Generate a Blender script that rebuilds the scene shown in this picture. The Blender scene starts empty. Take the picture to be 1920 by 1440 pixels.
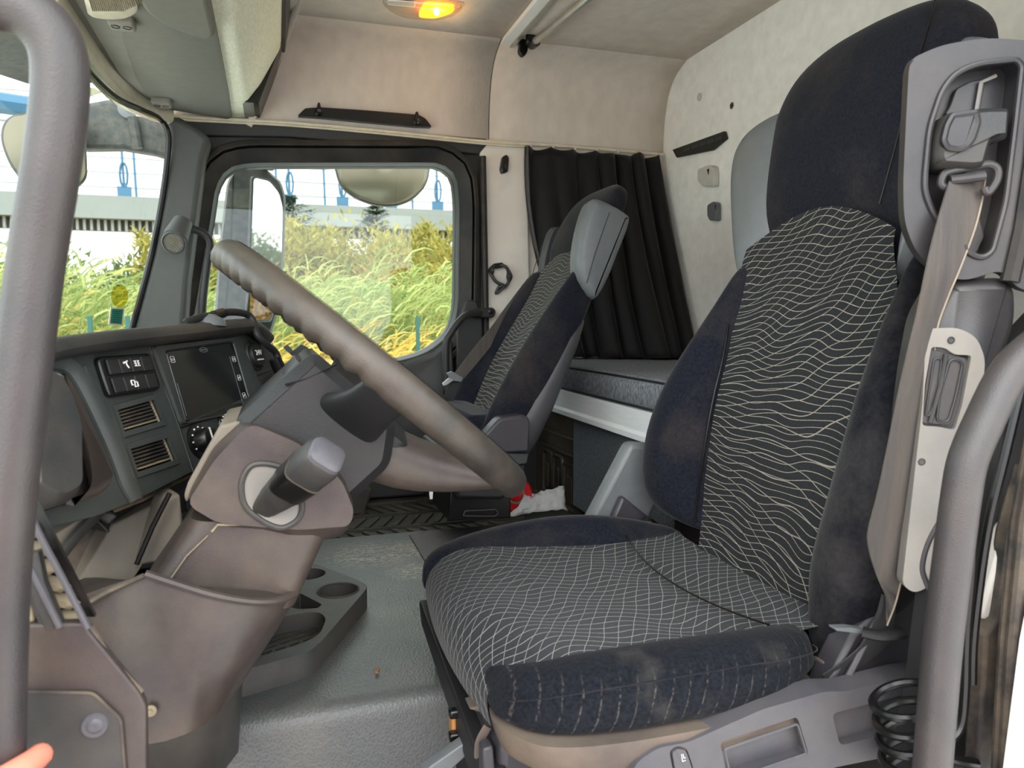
import bpy, bmesh, math, random
from mathutils import Vector, Matrix
random.seed(7)
SC = bpy.context.scene
COL = SC.collection

# ---------------------------------------------------------------- camera, sky, sun, exposure
YAW, PIT, FPX = math.radians(17.4), math.radians(5.1), 1400.0
EYE = Vector((0, 0, .8))
def ray(px, py):
    a = (px - 960) / FPX; v = (720 - py) / FPX
    fw = math.cos(PIT) + v * math.sin(PIT); up = v * math.cos(PIT) - math.sin(PIT)
    return Vector((fw * math.sin(YAW) + a * math.cos(YAW), fw * math.cos(YAW) - a * math.sin(YAW), up))
def W(px, py, X=None, Y=None, Z=None):
    """a sight line of the photograph met with a plane of the cab (x back, y across, z up)"""
    d = ray(px, py)
    t = X / d.x if X is not None else Y / d.y if Y is not None else (Z - .8) / d.z
    return EYE + d * t
cam = bpy.data.cameras.new('camera'); camo = bpy.data.objects.new('camera', cam); COL.objects.link(camo)
camo.location = EYE
camo.rotation_euler = ray(960, 720).to_track_quat('-Z', 'Y').to_euler()
cam.sensor_width = 36; cam.lens = FPX / 1920 * 36; cam.clip_start = .02; cam.clip_end = 500
cam.dof.use_dof = True; cam.dof.focus_distance = 1.45; cam.dof.aperture_fstop = 9.0
SC.camera = camo

wd = bpy.data.worlds.new('overcast_sky'); SC.world = wd; wd.use_nodes = True
nt = wd.node_tree; nt.nodes.clear()
tc = nt.nodes.new('ShaderNodeTexCoord'); mp = nt.nodes.new('ShaderNodeMapping'); mp.inputs['Scale'].default_value = (1, 1, 2.6)
nz = nt.nodes.new('ShaderNodeTexNoise'); nz.inputs['Scale'].default_value = 2.2; nz.inputs['Detail'].default_value = 6
rp = nt.nodes.new('ShaderNodeValToRGB')
rp.color_ramp.elements[0].position = .35; rp.color_ramp.elements[0].color = (.70, .80, .92, 1)
rp.color_ramp.elements[1].position = .62; rp.color_ramp.elements[1].color = (1, .99, .97, 1)
bg = nt.nodes.new('ShaderNodeBackground'); bg.inputs['Strength'].default_value = 1.0
ow = nt.nodes.new('ShaderNodeOutputWorld')
for a, b in ((tc.outputs['Generated'], mp.inputs['Vector']), (mp.outputs['Vector'], nz.inputs['Vector']), (nz.outputs['Fac'], rp.inputs['Fac']),
             (rp.outputs['Color'], bg.inputs['Color']), (bg.outputs['Background'], ow.inputs['Surface'])):
    nt.links.new(a, b)
sun = bpy.data.lights.new('sun', 'SUN'); sun.energy = .55; sun.angle = math.radians(50); sun.color = (1, .96, .9)
suno = bpy.data.objects.new('sun', sun); COL.objects.link(suno)
suno.rotation_euler = Vector((.32, .78, -.55)).to_track_quat('-Z', 'Y').to_euler()
vs = SC.view_settings
vs.view_transform = 'Standard'; vs.look = 'None'; vs.gamma = 1; vs.use_curve_mapping = False; vs.exposure = 2.2
SC.cycles.diffuse_bounces = 8; SC.cycles.max_bounces = 14; SC.cycles.transparent_max_bounces = 16

# ---------------------------------------------------------------- materials
def lin(c):
    return tuple((x / 255 / 12.92 if x / 255 <= .04045 else ((x / 255 + .055) / 1.055) ** 2.4) for x in c[:3]) + (1,)
class NT:
    def __init__(s, name):
        s.m = bpy.data.materials.new(name); s.m.use_nodes = True; s.t = s.m.node_tree; s.t.nodes.clear()
        s.out = s.t.nodes.new('ShaderNodeOutputMaterial')
    def n(s, kind, **k):
        x = s.t.nodes.new('ShaderNode' + kind)
        for a, v in k.items():
            if a.startswith('_'): setattr(x, a[1:], v)
            else:
                i = x.inputs[int(a[1:])] if a[0] == 'i' and a[1:].isdigit() else x.inputs[a.replace('__', ' ')]
                if hasattr(v, 'is_output') or isinstance(v, bpy.types.NodeSocket): s.t.links.new(v, i)
                else: i.default_value = v
        return x
    def math(s, op, a, b=None, c=None):
        x = s.n('Math', _operation=op)
        for i, v in enumerate((a, b, c)):
            if v is None: continue
            if isinstance(v, bpy.types.NodeSocket): s.t.links.new(v, x.inputs[i])
            else: x.inputs[i].default_value = v
        return x.outputs[0]
    def mix(s, f, a, b):
        x = s.n('Mix', _data_type='RGBA')
        for i, v in ((0, f), (6, a), (7, b)):
            if isinstance(v, bpy.types.NodeSocket): s.t.links.new(v, x.inputs[i])
            else: x.inputs[i].default_value = v
        return x.outputs[2]
    def mrange(s, v, a, b, c=0., d=1.):
        x = s.n('MapRange', i0=v, i1=a, i2=b, i3=c, i4=d); return x.outputs[0]
    def surf(s, sh): s.t.links.new(sh, s.out.inputs['Surface'])

def MAT(name, rgb, rough=.5, metal=0, spec=.5, bump=0, bscale=300, dust=0, dustc=(165, 145, 118), dscale=7, var=.08, vscale=40, sheen=0, stretch=None, tp=0, bdist=.001, dthr=.5):
    k = NT(name); o = k.n('TexCoord').outputs['Object']
    if stretch: o = k.n('Mapping', Vector=o, Scale=stretch).outputs[0]
    base = lin(rgb)
    v = k.n('TexNoise', Vector=o, Scale=vscale, Detail=5).outputs['Fac']
    c = k.mix(k.mrange(v, .3, .7), tuple(x * (1 - var) for x in base[:3]) + (1,), tuple(min(1, x * (1 + var)) for x in base[:3]) + (1,))
    p = k.n('BsdfPrincipled', Roughness=rough, Metallic=metal); p.inputs['Specular IOR Level'].default_value = spec
    if dust:
        d = k.n('TexNoise', Vector=o, Scale=dscale, Detail=8, Roughness=.65).outputs['Fac']
        f = k.math('MULTIPLY', k.mrange(d, dthr - .12, dthr + .22), dust)
        c = k.mix(f, c, lin(dustc))
        r = k.math('MULTIPLY_ADD', f, .35, rough); k.t.links.new(r, p.inputs['Roughness'])
    k.t.links.new(c, p.inputs['Base Color'])
    if sheen:
        p.inputs['Sheen Weight'].default_value = sheen; p.inputs['Sheen Roughness'].default_value = .4
    if bump:
        t = k.n('TexNoise', Vector=o, Scale=bscale, Detail=3).outputs['Fac']
        b = k.n('Bump', Strength=bump, Distance=bdist, Height=t)
        k.t.links.new(b.outputs[0], p.inputs['Normal'])
    k.surf(p.outputs[0])
    return k.m

def PATTERN(name, ground, line, fan=False, s1=.0135, s2=.024, slope=.62, amp=.006, w=.11, swap=False):
    """black velour woven with two families of thin wavy light threads"""
    k = NT(name); uv = k.n('UVMap').outputs[0]; sp = k.n('SeparateXYZ', Vector=uv)
    u, v = (sp.outputs[1], sp.outputs[0]) if swap else (sp.outputs[0], sp.outputs[1])
    nz = k.n('TexNoise', Vector=uv, Scale=7, Detail=1).outputs['Fac']
    wob = k.math('MULTIPLY', k.math('SUBTRACT', nz, .5), .05)
    s_ = k.math('MULTIPLY', k.math('SINE', k.math('ADD', k.math('MULTIPLY', u, 46), k.math('MULTIPLY', v, 17))), amp)
    a = k.math('DIVIDE', k.math('ADD', k.math('ADD', v, s_), wob), s1)
    s2_ = k.math('MULTIPLY', k.math('SINE', k.math('ADD', k.math('MULTIPLY', u, 30), k.math('MULTIPLY', v, -33))), amp * .9)
    b = k.math('DIVIDE', k.math('ADD', k.math('ADD', k.math('SUBTRACT', v, k.math('MULTIPLY', u, k.mrange(v, .0, .5, slope, -slope * 1.3) if fan else slope)), s2_), k.math('MULTIPLY', wob, -.8)), s2)
    def ln(x, ww):
        d = k.math('ABSOLUTE', k.math('SUBTRACT', k.math('FRACT', x), .5))
        return k.mrange(d, ww, ww * .45)
    f = k.math('MAXIMUM', ln(a, w), ln(b, w * .58))
    br = k.n('TexNoise', Vector=uv, Scale=420, Detail=2).outputs['Fac']
    f = k.math('MULTIPLY', f, k.mrange(br, .25, .6, .45, 1.))
    ob = k.n('TexCoord').outputs['Object']
    fz = k.n('TexNoise', Vector=ob, Scale=260, Detail=4).outputs['Fac']
    g = lin(ground); gc = k.mix(k.mrange(fz, .3, .75), tuple(x * .75 for x in g[:3]) + (1,), tuple(x * 1.5 for x in g[:3]) + (1,))
    c = k.mix(f, gc, lin(line))
    p = k.n('BsdfPrincipled', Base__Color=c, Roughness=.9); p.inputs['Specular IOR Level'].default_value = .15
    p.inputs['Sheen Weight'].default_value = .12
    b_ = k.n('Bump', Strength=.3, Distance=.001, Height=k.math('ADD', f, fz)); k.t.links.new(b_.outputs[0], p.inputs['Normal'])
    k.surf(p.outputs[0]); return k.m

def GLASS(name, tint, refl=.05, rough=.0, dirt=.0):
    k = NT(name); tr = k.n('BsdfTransparent', Color=lin(tint)); gl = k.n('BsdfGlossy', Roughness=rough)
    fr = k.n('LayerWeight', Blend=.18).outputs['Facing']
    f = k.math('MULTIPLY_ADD', k.math('POWER', fr, 3), .25, refl)
    m = k.n('MixShader', i0=f, i1=tr.outputs[0], i2=gl.outputs[0])
    if dirt:
        o = k.n('TexCoord').outputs['Object']
        d = k.n('TexNoise', Vector=o, Scale=18, Detail=8, Roughness=.7).outputs['Fac']
        df = k.n('BsdfDiffuse', Color=lin((205, 200, 190)))
        m = k.n('MixShader', i0=k.mrange(d, .56, .8, 0, dirt), i1=m.outputs[0], i2=df.outputs[0])
    k.surf(m.outputs[0]); return k.m

def EMIT(name, rgb, s):
    k = NT(name); e = k.n('Emission', Color=lin(rgb), Strength=s); k.surf(e.outputs[0]); return k.m

def LEAF(name, c1, c2, tr=.35):
    k = NT(name); r = k.n('NewGeometry').outputs['Random Per Island']
    c = k.mix(r, lin(c1), lin(c2))
    d = k.n('BsdfDiffuse', Color=c); t = k.n('BsdfTranslucent', Color=c)
    m = k.n('MixShader', i0=tr, i1=d.outputs[0], i2=t.outputs[0]); k.surf(m.outputs[0]); return k.m

m_head = MAT('headliner_fabric', (202, 190, 180), .95, spec=.1, bump=.5, bscale=130, var=.06, vscale=26, stretch=(1, 1, .5), bdist=.002)
m_ceil = MAT('ceiling_fabric', (226, 220, 209), .95, spec=.1, bump=.4, bscale=150, var=.05, vscale=20)
m_ceil = m_head = MAT('headliner_cloth', (212, 203, 193), .95, spec=.1, bump=.45, bscale=140, var=.06, vscale=24, stretch=(1, 1, .5), bdist=.002)
m_rear = MAT('rear_wall_fabric', (243, 241, 236), .95, spec=.1, bump=.4, bscale=110, var=.05, vscale=30)
m_pillar = MAT('pillar_lining', (236, 228, 217), .9, spec=.15, bump=.4, bscale=160, var=.07, vscale=14, dust=.25, dthr=.62)
m_beige = MAT('beige_textile', (246, 246, 222), .9, spec=.2, bump=.4, bscale=420, var=.08, vscale=180, stretch=(1, .25, 1))
m_beigep = MAT('beige_plastic', (220, 212, 189), .55, bump=.15, bscale=500)
m_visor = MAT('visor_grey', (119, 118, 109), .7, bump=.25, bscale=420, var=.05)
m_visor2 = MAT('visor_plastic_grey', (137, 135, 125), .6, bump=.25, bscale=420, var=.05)
m_apil = MAT('pillar_grey_plastic', (75, 75, 73), .6, bump=.3, bscale=500, var=.05)
m_doorgrey = MAT('door_grey_plastic', (47, 49, 50), .5, bump=.3, bscale=450, var=.05)
m_doordark = MAT('door_dark_plastic', (48, 48, 49), .55, bump=.3, bscale=450, var=.06)
m_rubber = MAT('black_rubber', (19, 19, 20), .6, bump=.2, bscale=300, dust=.12)
m_seal = MAT('seal_rubber_dusty', (43, 40, 39), .7, bump=.3, bscale=200, dust=0.39, dscale=14)
m_dash = MAT('dash_plastic', (49, 55, 54), .5, bump=.3, bscale=600, var=.06, dust=0.06)
m_dashd = MAT('dash_dark_plastic', (34, 36, 37), .5, bump=.3, bscale=500, dust=.1)
m_black = MAT('black_gloss_plastic', (14, 14, 14), .3, bump=.05, bscale=400)
m_blackm = MAT('black_matt_plastic', (28, 28, 29), .55, bump=.2, bscale=500)
m_screen = MAT('screen_glass', (4, 4, 5), .08, spec=.6)
m_colm = MAT('column_plastic', (55, 48, 47), .42, bump=.3, bscale=700, var=.06, dust=0.13, dscale=9)
m_colu = MAT('column_dark_plastic', (41, 42, 43), .5, bump=.35, bscale=500, var=.06, dust=0.11)
m_colk = MAT('column_black_plastic', (26, 26, 27), .5, bump=.3, bscale=500)
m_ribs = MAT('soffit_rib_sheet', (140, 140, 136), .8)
m_wheel = MAT('wheel_rim_leatherette', (36, 34, 32), .42, bump=.35, bscale=500, var=.1, dust=0.17, dustc=(150, 132, 112), dscale=9)
m_hdl = MAT('handle_grey_grip', (55, 52, 53), .38, bump=.5, bscale=650, var=.06, dust=0.06)
m_hdlp = MAT('handle_black', (36, 36, 36), .5, bump=.3, bscale=500)
m_velour = MAT('black_velour', (25, 27, 35), .95, spec=.1, bump=.5, bscale=280, var=.35, vscale=210, sheen=.1, dust=0.07, dscale=6, dthr=.57)
m_velourd = MAT('black_velour_dusty', (21, 22, 28), .95, spec=.1, bump=.6, bscale=260, var=.4, vscale=190, sheen=.1, dust=0.16, dscale=11, dthr=.52, dustc=(120, 115, 108))
m_pat = PATTERN('black_fabric_woven_with_light_threads', (25, 28, 30), (158, 151, 138), w=.06, s1=.0118, amp=.0048, fan=True)
m_patc = PATTERN('black_cushion_fabric_woven_with_light_threads', (27, 30, 34), (146, 146, 140), s1=.0165, s2=.034, slope=1.7, amp=.008, swap=True, w=.055)
m_skirt = MAT('dusty_brown_skirt', (80, 71, 65), .8, bump=.3, bscale=200, var=.12, vscale=25, dust=0.24)
m_leath = MAT('grey_leatherette', (99, 103, 105), .45, bump=.4, bscale=420, var=.05)
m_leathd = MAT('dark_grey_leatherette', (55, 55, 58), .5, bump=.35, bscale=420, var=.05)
m_belt = MAT('grey_belt_webbing', (68, 64, 62), .6, bump=.5, bscale=260, var=.1, dust=0.12, stretch=(5, 5, .2))
m_beltd = MAT('dark_belt_webbing', (54, 54, 55), .6, bump=.4, bscale=300, var=.08)
m_edge = MAT('worn_belt_edge', (136, 125, 110), .9)
m_side = MAT('seat_side_grey_plastic', (72, 72, 78), .42, bump=.3, bscale=600, var=.05, dust=0.09)
m_sided = MAT('seat_side_dark_plastic', (52, 50, 55), .45, bump=.25, bscale=600, var=.05)
m_bpil = MAT('belt_pillar_plastic', (37, 37, 40), .4, bump=.15, bscale=500, var=.08, dust=0.10, dustc=(140, 122, 108), dscale=9)
m_bpild = MAT('belt_recess_plastic', (50, 49, 50), .5, bump=.2, bscale=400, dust=0.25, dustc=(120, 104, 92), dscale=10)
m_brack = MAT('pale_grey_cast_plastic', (116, 114, 110), .6, bump=.3, bscale=300, var=.1, vscale=20, dust=0.18)
m_metal = MAT('bright_metal', (200, 200, 200), .25, metal=1)
m_alu = MAT('aluminium', (242, 245, 245), .38, metal=.15, var=.04, stretch=(.3, .3, 4))
m_alud = MAT('satin_aluminium', (190, 192, 184), .35, metal=.8)
m_matt = MAT('heather_grey_fabric', (114, 117, 122), .95, spec=.1, bump=.8, bscale=160, var=.55, vscale=240, stretch=(1, 1, .35))
m_curt = MAT('black_curtain_cloth', (16, 14, 16), .7, spec=.35, bump=.15, bscale=600, var=.08, sheen=.1)
m_curtl = MAT('grey_curtain_lining', (82, 80, 78), .85, bump=.2, bscale=500)
m_lock = MAT('black_moulded_plastic', (30, 29, 28), .4, bump=.25, bscale=300, dust=.22, dscale=6)
m_carpet = MAT('grey_felt', (84, 90, 95), .95, bump=.8, bscale=200, var=.3, vscale=160)
m_tunnel = MAT('grained_rubber_floor', (96, 100, 99), .42, bump=1.0, bscale=230, var=.08, dust=.18, dscale=5, bdist=.002)
m_tunnelb = MAT('grained_brown_rubber', (76, 70, 72), .5, bump=1.0, bscale=230, var=.08, dust=.12, dscale=5, bdist=.002)
k = NT('grained_tunnel_rubber_with_dusty_footprints'); o = k.n('TexCoord').outputs['Object']
_g = k.n('TexVoronoi', Vector=k.n('Mapping', Vector=o, Scale=(1.25, .8, 1)).outputs[0], Scale=210).outputs['Distance']
_d = 0
for cx, cy, r in ((.20, 1.82, .13), (.30, 1.83, .09), (.29, 1.66, .075)):
    e = k.n('VectorMath', _operation='DISTANCE', i0=o, i1=(cx, cy, .222)).outputs['Value']
    _d = k.mrange(e, r, r * .45) if not _d else k.math('MAXIMUM', _d, k.mrange(e, r, r * .45))
_w = k.n('TexWave', _wave_type='RINGS', Vector=k.n('VectorMath', _operation='SUBTRACT', i0=o, i1=(.22, 1.78, .2)).outputs[0], Scale=22, Distortion=9, Detail=4, i4=3.0).outputs['Fac']
_n = k.n('TexNoise', Vector=o, Scale=6, Detail=8).outputs['Fac']
_f = k.math('MULTIPLY', k.math('MULTIPLY', _d, k.mrange(_w, .55, .8)), .75)
_f = k.math('ADD', _f, k.math('MULTIPLY', k.mrange(_n, .5, .8), .18))
c = k.mix(k.mrange(_g, .1, .5), lin((82, 86, 85)), lin((94, 97, 96))); c = k.mix(_f, c, lin((176, 162, 142)))
p = k.n('BsdfPrincipled', Base__Color=c, Roughness=.42); p.inputs['Specular IOR Level'].default_value = .5
b = k.n('Bump', Strength=.5, Distance=.0012, Height=_g); k.t.links.new(b.outputs[0], p.inputs['Normal']); k.surf(p.outputs[0]); m_tunnel = k.m
k = NT('black_velour_with_worn_threads'); o = k.n('TexCoord').outputs['Object']; sx = k.n('SeparateXYZ', Vector=o)
_u = k.math('ADD', sx.outputs[0], k.math('MULTIPLY', sx.outputs[2], -.25)); _n = k.n('TexNoise', Vector=o, Scale=16, Detail=4).outputs['Fac']
_t = k.math('FRACT', k.math('DIVIDE', k.math('ADD', _u, k.math('MULTIPLY', _n, .012)), .021)); _l = k.mrange(k.math('ABSOLUTE', k.math('SUBTRACT', _t, .5)), .075, .02)
_b = k.n('TexNoise', Vector=o, Scale=190, Detail=3).outputs['Fac']; _z = k.mrange(sx.outputs[2], .405, .385)
_f = k.math('MULTIPLY', k.math('MULTIPLY', _l, k.mrange(_b, .42, .62)), k.math('MULTIPLY', _z, .26)); _f = k.math('ADD', _f, k.math('MULTIPLY', k.mrange(_n, .55, .75), .12))
_fz = k.n('TexNoise', Vector=o, Scale=240, Detail=4).outputs['Fac']; c = k.mix(k.mrange(_fz, .3, .7), lin((14, 16, 20)), lin((27, 30, 36))); c = k.mix(_f, c, lin((120, 113, 104)))
p = k.n('BsdfPrincipled', Base__Color=c, Roughness=.95); p.inputs['Specular IOR Level'].default_value = .1; p.inputs['Sheen Weight'].default_value = .04
b = k.n('Bump', Strength=.5, Distance=.001, Height=_fz); k.t.links.new(b.outputs[0], p.inputs['Normal']); k.surf(p.outputs[0]); m_velourl = k.m
m_tray = MAT('tray_plastic', (72, 73, 73), .55, bump=.4, bscale=600, dust=.15)
m_mat = MAT('rubber_mat', (48, 47, 44), .65, bump=.4, bscale=250, dust=.5, dustc=(112, 104, 90), dscale=6)
m_dustp = MAT('dusty_panel', (101, 95, 86), .75, bump=.2, bscale=300, var=.12, vscale=12, dust=0.32, dustc=(160, 145, 122))
m_lump = MAT('dusty_insert', (134, 122, 98), .7, var=.25, vscale=60)
m_red = MAT('red_plastic', (205, 36, 36), .35)
m_redt = MAT('red_tape', (214, 28, 32), .3)
m_card = MAT('cardboard', (150, 130, 108), .8)
m_paper = MAT('white_paper', (225, 224, 222), .8, bump=.3, bscale=25, bdist=.004)
m_cap = MAT('cap_plastic', (196, 192, 184), .6)
m_mark = MAT('white_print', (228, 226, 220), .6)
m_skin = MAT('skin', (226, 132, 108), .5, var=.12, vscale=60, bump=.2, bscale=220)
m_sleeve = MAT('red_fleece', (214, 53, 61), .9, bump=.4, bscale=120)
m_white = MAT('white_body_paint', (236, 238, 238), .3)
m_wood = MAT('wooden_block', (172, 120, 66), .7, var=.2)
m_glass = GLASS('window_glass', (244, 250, 247), .03, dirt=.10)
m_wglass = GLASS('windscreen_glass', (238, 248, 244), .03, dirt=.14)
m_lamp = GLASS('clear_lamp_lens', (240, 238, 232), .12, .1)
m_amber = NT('amber_lens')
_p = m_amber.n('BsdfPrincipled', Base__Color=lin((255, 160, 40)), Roughness=.25); _p.inputs['Transmission Weight'].default_value = .7
_p.inputs['Emission Color'].default_value = lin((255, 150, 30)); _p.inputs['Emission Strength'].default_value = .5
m_amber.surf(_p.outputs[0]); m_amber = m_amber.m
m_bulb = EMIT('lit_bulb', (255, 225, 150), 12)
m_mirror = MAT('mirror_glass', (225, 225, 225), .02, metal=1, var=0)
m_mirrorw = MAT('pale_reflection_mirror', (205, 200, 185), .22, metal=.55, var=.05)
m_mirrord = MAT('beige_reflection_mirror', (128, 120, 102), .25, metal=.25, var=.08, vscale=9)  # beige base colour paints in what the front and kerb mirrors reflect
m_mhouse = MAT('mirror_housing', (46, 52, 53), .5, bump=.2, bscale=200, dust=.2, dscale=40)
m_teal = MAT('teal_print', (40, 138, 118), .6)
m_yel = GLASS('yellow_sticker', (236, 226, 150), .08)
m_cream = MAT('cream_card', (235, 228, 200), .7)
m_bwhite = MAT('white_cladding', (240, 242, 244), .8)
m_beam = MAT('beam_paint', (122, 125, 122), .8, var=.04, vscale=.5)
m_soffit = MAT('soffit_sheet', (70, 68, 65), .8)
m_blue = MAT('blue_steel', (46, 92, 122), .5)
m_soil = MAT('dry_soil', (150, 138, 96), .95, var=.3, vscale=3)
m_bounce = MAT('pale_bounce_ground', (216, 213, 206), .95, var=.06, vscale=3)  # kept pale so the ground by the cab throws light upwards
m_reed = LEAF('reed_leaf', (186, 188, 122), (98, 122, 66))
m_reedy = LEAF('dry_reed_leaf', (214, 190, 110), (196, 160, 78))
m_bush = LEAF('bush_leaf', (174, 162, 86), (116, 112, 56))
m_bushb = LEAF('browning_bush_leaf', (180, 148, 88), (136, 108, 62))
m_fir = LEAF('conifer_needles', (48, 66, 50), (74, 92, 70), .15)
m_dtree = LEAF('dark_tree_leaf', (86, 100, 62), (116, 128, 84), .25)
m_bark = MAT('bark', (98, 84, 70), .9)
m_post = MAT('green_post', (18, 74, 66), .5)

# ---------------------------------------------------------------- mesh helpers
def V(*a): return Vector(a)
def smooth(pts, n=6, closed=False):
    P = [Vector(p) for p in pts]; out = []; L = len(P)
    if L < 3: return P
    for i in range(L if closed else L - 1):
        g = lambda j: P[j % L] if closed else P[max(0, min(L - 1, j))]
        p0, p1, p2, p3 = g(i - 1), g(i), g(i + 1), g(i + 2)
        for k in range(n):
            t = k / n
            out.append(.5 * ((2 * p1) + (p2 - p0) * t + (2 * p0 - 5 * p1 + 4 * p2 - p3) * t * t + (3 * p1 - p0 - 3 * p2 + p3) * t ** 3))
    if not closed: out.append(P[-1])
    return out
def rpoly(pts, r, seg=4):
    """round the corners of a 2-D polygon"""
    out = []; n = len(pts); P = [Vector(p[:2]) for p in pts]
    for i in range(n):
        a, b, c = P[i - 1], P[i], P[(i + 1) % n]
        rr = pts[i][2] if len(pts[i]) > 2 else r
        d1, d2 = (a - b), (c - b); l1, l2 = d1.length, d2.length
        if l1 < 1e-6 or l2 < 1e-6: continue
        d1 /= l1; d2 /= l2
        t = min(rr, l1 * .48, l2 * .48)
        p, q = b + d1 * t, b + d2 * t
        for k in range(seg + 1):
            s = k / seg
            out.append(((1 - s) ** 2) * p + 2 * s * (1 - s) * b + s * s * q)
    return [(p.x, p.y) for p in out]
def circ(c, r, n=20, ry=None): return [(c[0] + r * math.cos(2 * math.pi * i / n), c[1] + (ry or r) * math.sin(2 * math.pi * i / n)) for i in range(n)]
def rect(a0, a1, b0, b1): return [(a0, b0), (a1, b0), (a1, b1), (a0, b1)]
class Fr:
    """a local frame: u along, v along, n towards the eye"""
    def __init__(s, o, u, v, flip=True):
        s.o = Vector(o); s.u = Vector(u).normalized(); v = Vector(v); s.v = (v - s.u * v.dot(s.u)).normalized(); s.n = s.u.cross(s.v)
        if flip and s.n.dot(EYE - s.o) < 0: s.n = -s.n
    def P(s, a, b, c=0.): return s.o + s.u * a + s.v * b + s.n * c
    def px(s, x, y, c=0.):
        d = ray(x, y); t = (s.o + s.n * c - EYE).dot(s.n) / d.dot(s.n); q = EYE + d * t - s.o
        return (q.dot(s.u), q.dot(s.v))
    def pxs(s, pts, c=0.): return [s.px(p[0], p[1], c) + tuple(p[2:]) for p in pts]
class MB:
    def __init__(s): s.v = []; s.f = []; s.uv = {}
    def add(s, vs, fs, uvs=None):
        b = len(s.v); s.v += [Vector(p) for p in vs]; s.f += [tuple(b + i for i in f) for f in fs]
        if uvs:
            for i, q in enumerate(uvs): s.uv[b + i] = q
        return s
    def box(s, c, d, R=None):
        c = Vector(c); q = []
        for x in (-.5, .5):
            for y in (-.5, .5):
                for z in (-.5, .5):
                    p = Vector((x * d[0], y * d[1], z * d[2])); q.append(c + (R @ p if R else p))
        return s.add(q, [(0, 1, 3, 2), (4, 6, 7, 5), (0, 4, 5, 1), (2, 3, 7, 6), (0, 2, 6, 4), (1, 5, 7, 3)])
    def fbox(s, fr, a0, a1, b0, b1, c0, c1):
        q = [fr.P(a, b, c) for a in (a0, a1) for b in (b0, b1) for c in (c0, c1)]
        return s.add(q, [(0, 1, 3, 2), (4, 6, 7, 5), (0, 4, 5, 1), (2, 3, 7, 6), (0, 2, 6, 4), (1, 5, 7, 3)])
    def prism(s, pts, ext):
        P = [Vector(p) for p in pts]; n = len(P); e = Vector(ext)
        return s.add(P + [p + e for p in P], [tuple(range(n)), tuple(range(2 * n - 1, n - 1, -1))] + [(i, (i + 1) % n, n + (i + 1) % n, n + i) for i in range(n)])
    def fprism(s, fr, pts, c0, c1): return s.prism([fr.P(p[0], p[1], c0) for p in pts], fr.n * (c1 - c0))
    def tube(s, pts, r, n=12, closed=False, flat=None, up=None, caps=True):
        P = [Vector(p) for p in pts]; L = len(P); rs = r if isinstance(r, (list, tuple)) else [r] * L
        T = [((P[(i + 1) % L] - P[i - 1]) if closed or 0 < i < L - 1 else (P[1] - P[0] if i == 0 else P[-1] - P[-2])).normalized() for i in range(L)]
        u = Vector(up) if up else (Vector((0, 0, 1)) if abs(T[0].z) < .9 else Vector((1, 0, 0)))
        rings = []
        for i in range(L):
            u = (Vector(up) if up else u); u = (u - T[i] * u.dot(T[i])).normalized(); w = T[i].cross(u)
            fl = flat or 1
            rings.append([P[i] + (u * math.cos(2 * math.pi * k / n) + w * fl * math.sin(2 * math.pi * k / n)) * rs[i] for k in range(n)])
        return s.loft(rings, closed=closed, caps=caps)
    def loft(s, rings, closed=False, caps=True, uv=False):
        m = len(rings[0]); L = len(rings); vs = [p for r in rings for p in r]; fs = []
        for i in range(L if closed else L - 1):
            j = (i + 1) % L
            for k in range(m): fs.append((i * m + k, i * m + (k + 1) % m, j * m + (k + 1) % m, j * m + k))
        if caps and not closed: fs += [tuple(range(m)), tuple((L - 1) * m + k for k in reversed(range(m)))]
        return s.add(vs, fs)
    def grid(s, P, uvs=None):
        r, c = len(P), len(P[0])
        return s.add([p for q in P for p in q], [(i * c + k, i * c + k + 1, (i + 1) * c + k + 1, (i + 1) * c + k) for i in range(r - 1) for k in range(c - 1)],
                     [q for z in uvs for q in z] if uvs else None)
    def lathe(s, o, ax, prof, n=24, caps=True):
        ax = Vector(ax).normalized(); o = Vector(o); u = ax.orthogonal().normalized(); w = ax.cross(u)
        return s.loft([[o + ax * h + (u * math.cos(2 * math.pi * k / n) + w * math.sin(2 * math.pi * k / n)) * max(r, 1e-4) for k in range(n)] for r, h in prof], caps=caps)
    def plate(s, fr, outer, holes, depth, hd, floors=True, c=0.):
        """a plate with holes; hole k goes hd[k] deep and has a floor"""
        bm = bmesh.new(); ed = []
        for lp in [outer] + holes:
            vs = [bm.verts.new((p[0], p[1], 0)) for p in lp]
            ed += [bm.edges.new((vs[i], vs[(i + 1) % len(vs)])) for i in range(len(vs))]
        bmesh.ops.triangle_fill(bm, use_beauty=True, use_dissolve=False, edges=ed)
        bm.verts.index_update(); vs = [fr.P(v.co.x, v.co.y, c) for v in bm.verts]; fs = [tuple(v.index for v in f.verts) for f in bm.faces]; bm.free()
        s.add(vs, fs)
        n = len(outer); A = [fr.P(p[0], p[1], c) for p in outer]; B = [fr.P(p[0], p[1], c - depth) for p in outer]
        s.add(A + B, [(i, (i + 1) % n, n + (i + 1) % n, n + i) for i in range(n)])
        for h, d in zip(holes, hd):
            n = len(h); A = [fr.P(p[0], p[1], c) for p in h]; B = [fr.P(p[0], p[1], c - d) for p in h]
            s.add(A + B, [(i, n + i, n + (i + 1) % n, (i + 1) % n) for i in range(n)] + ([tuple(range(2 * n - 1, n - 1, -1))] if floors else []))
        return s
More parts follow.
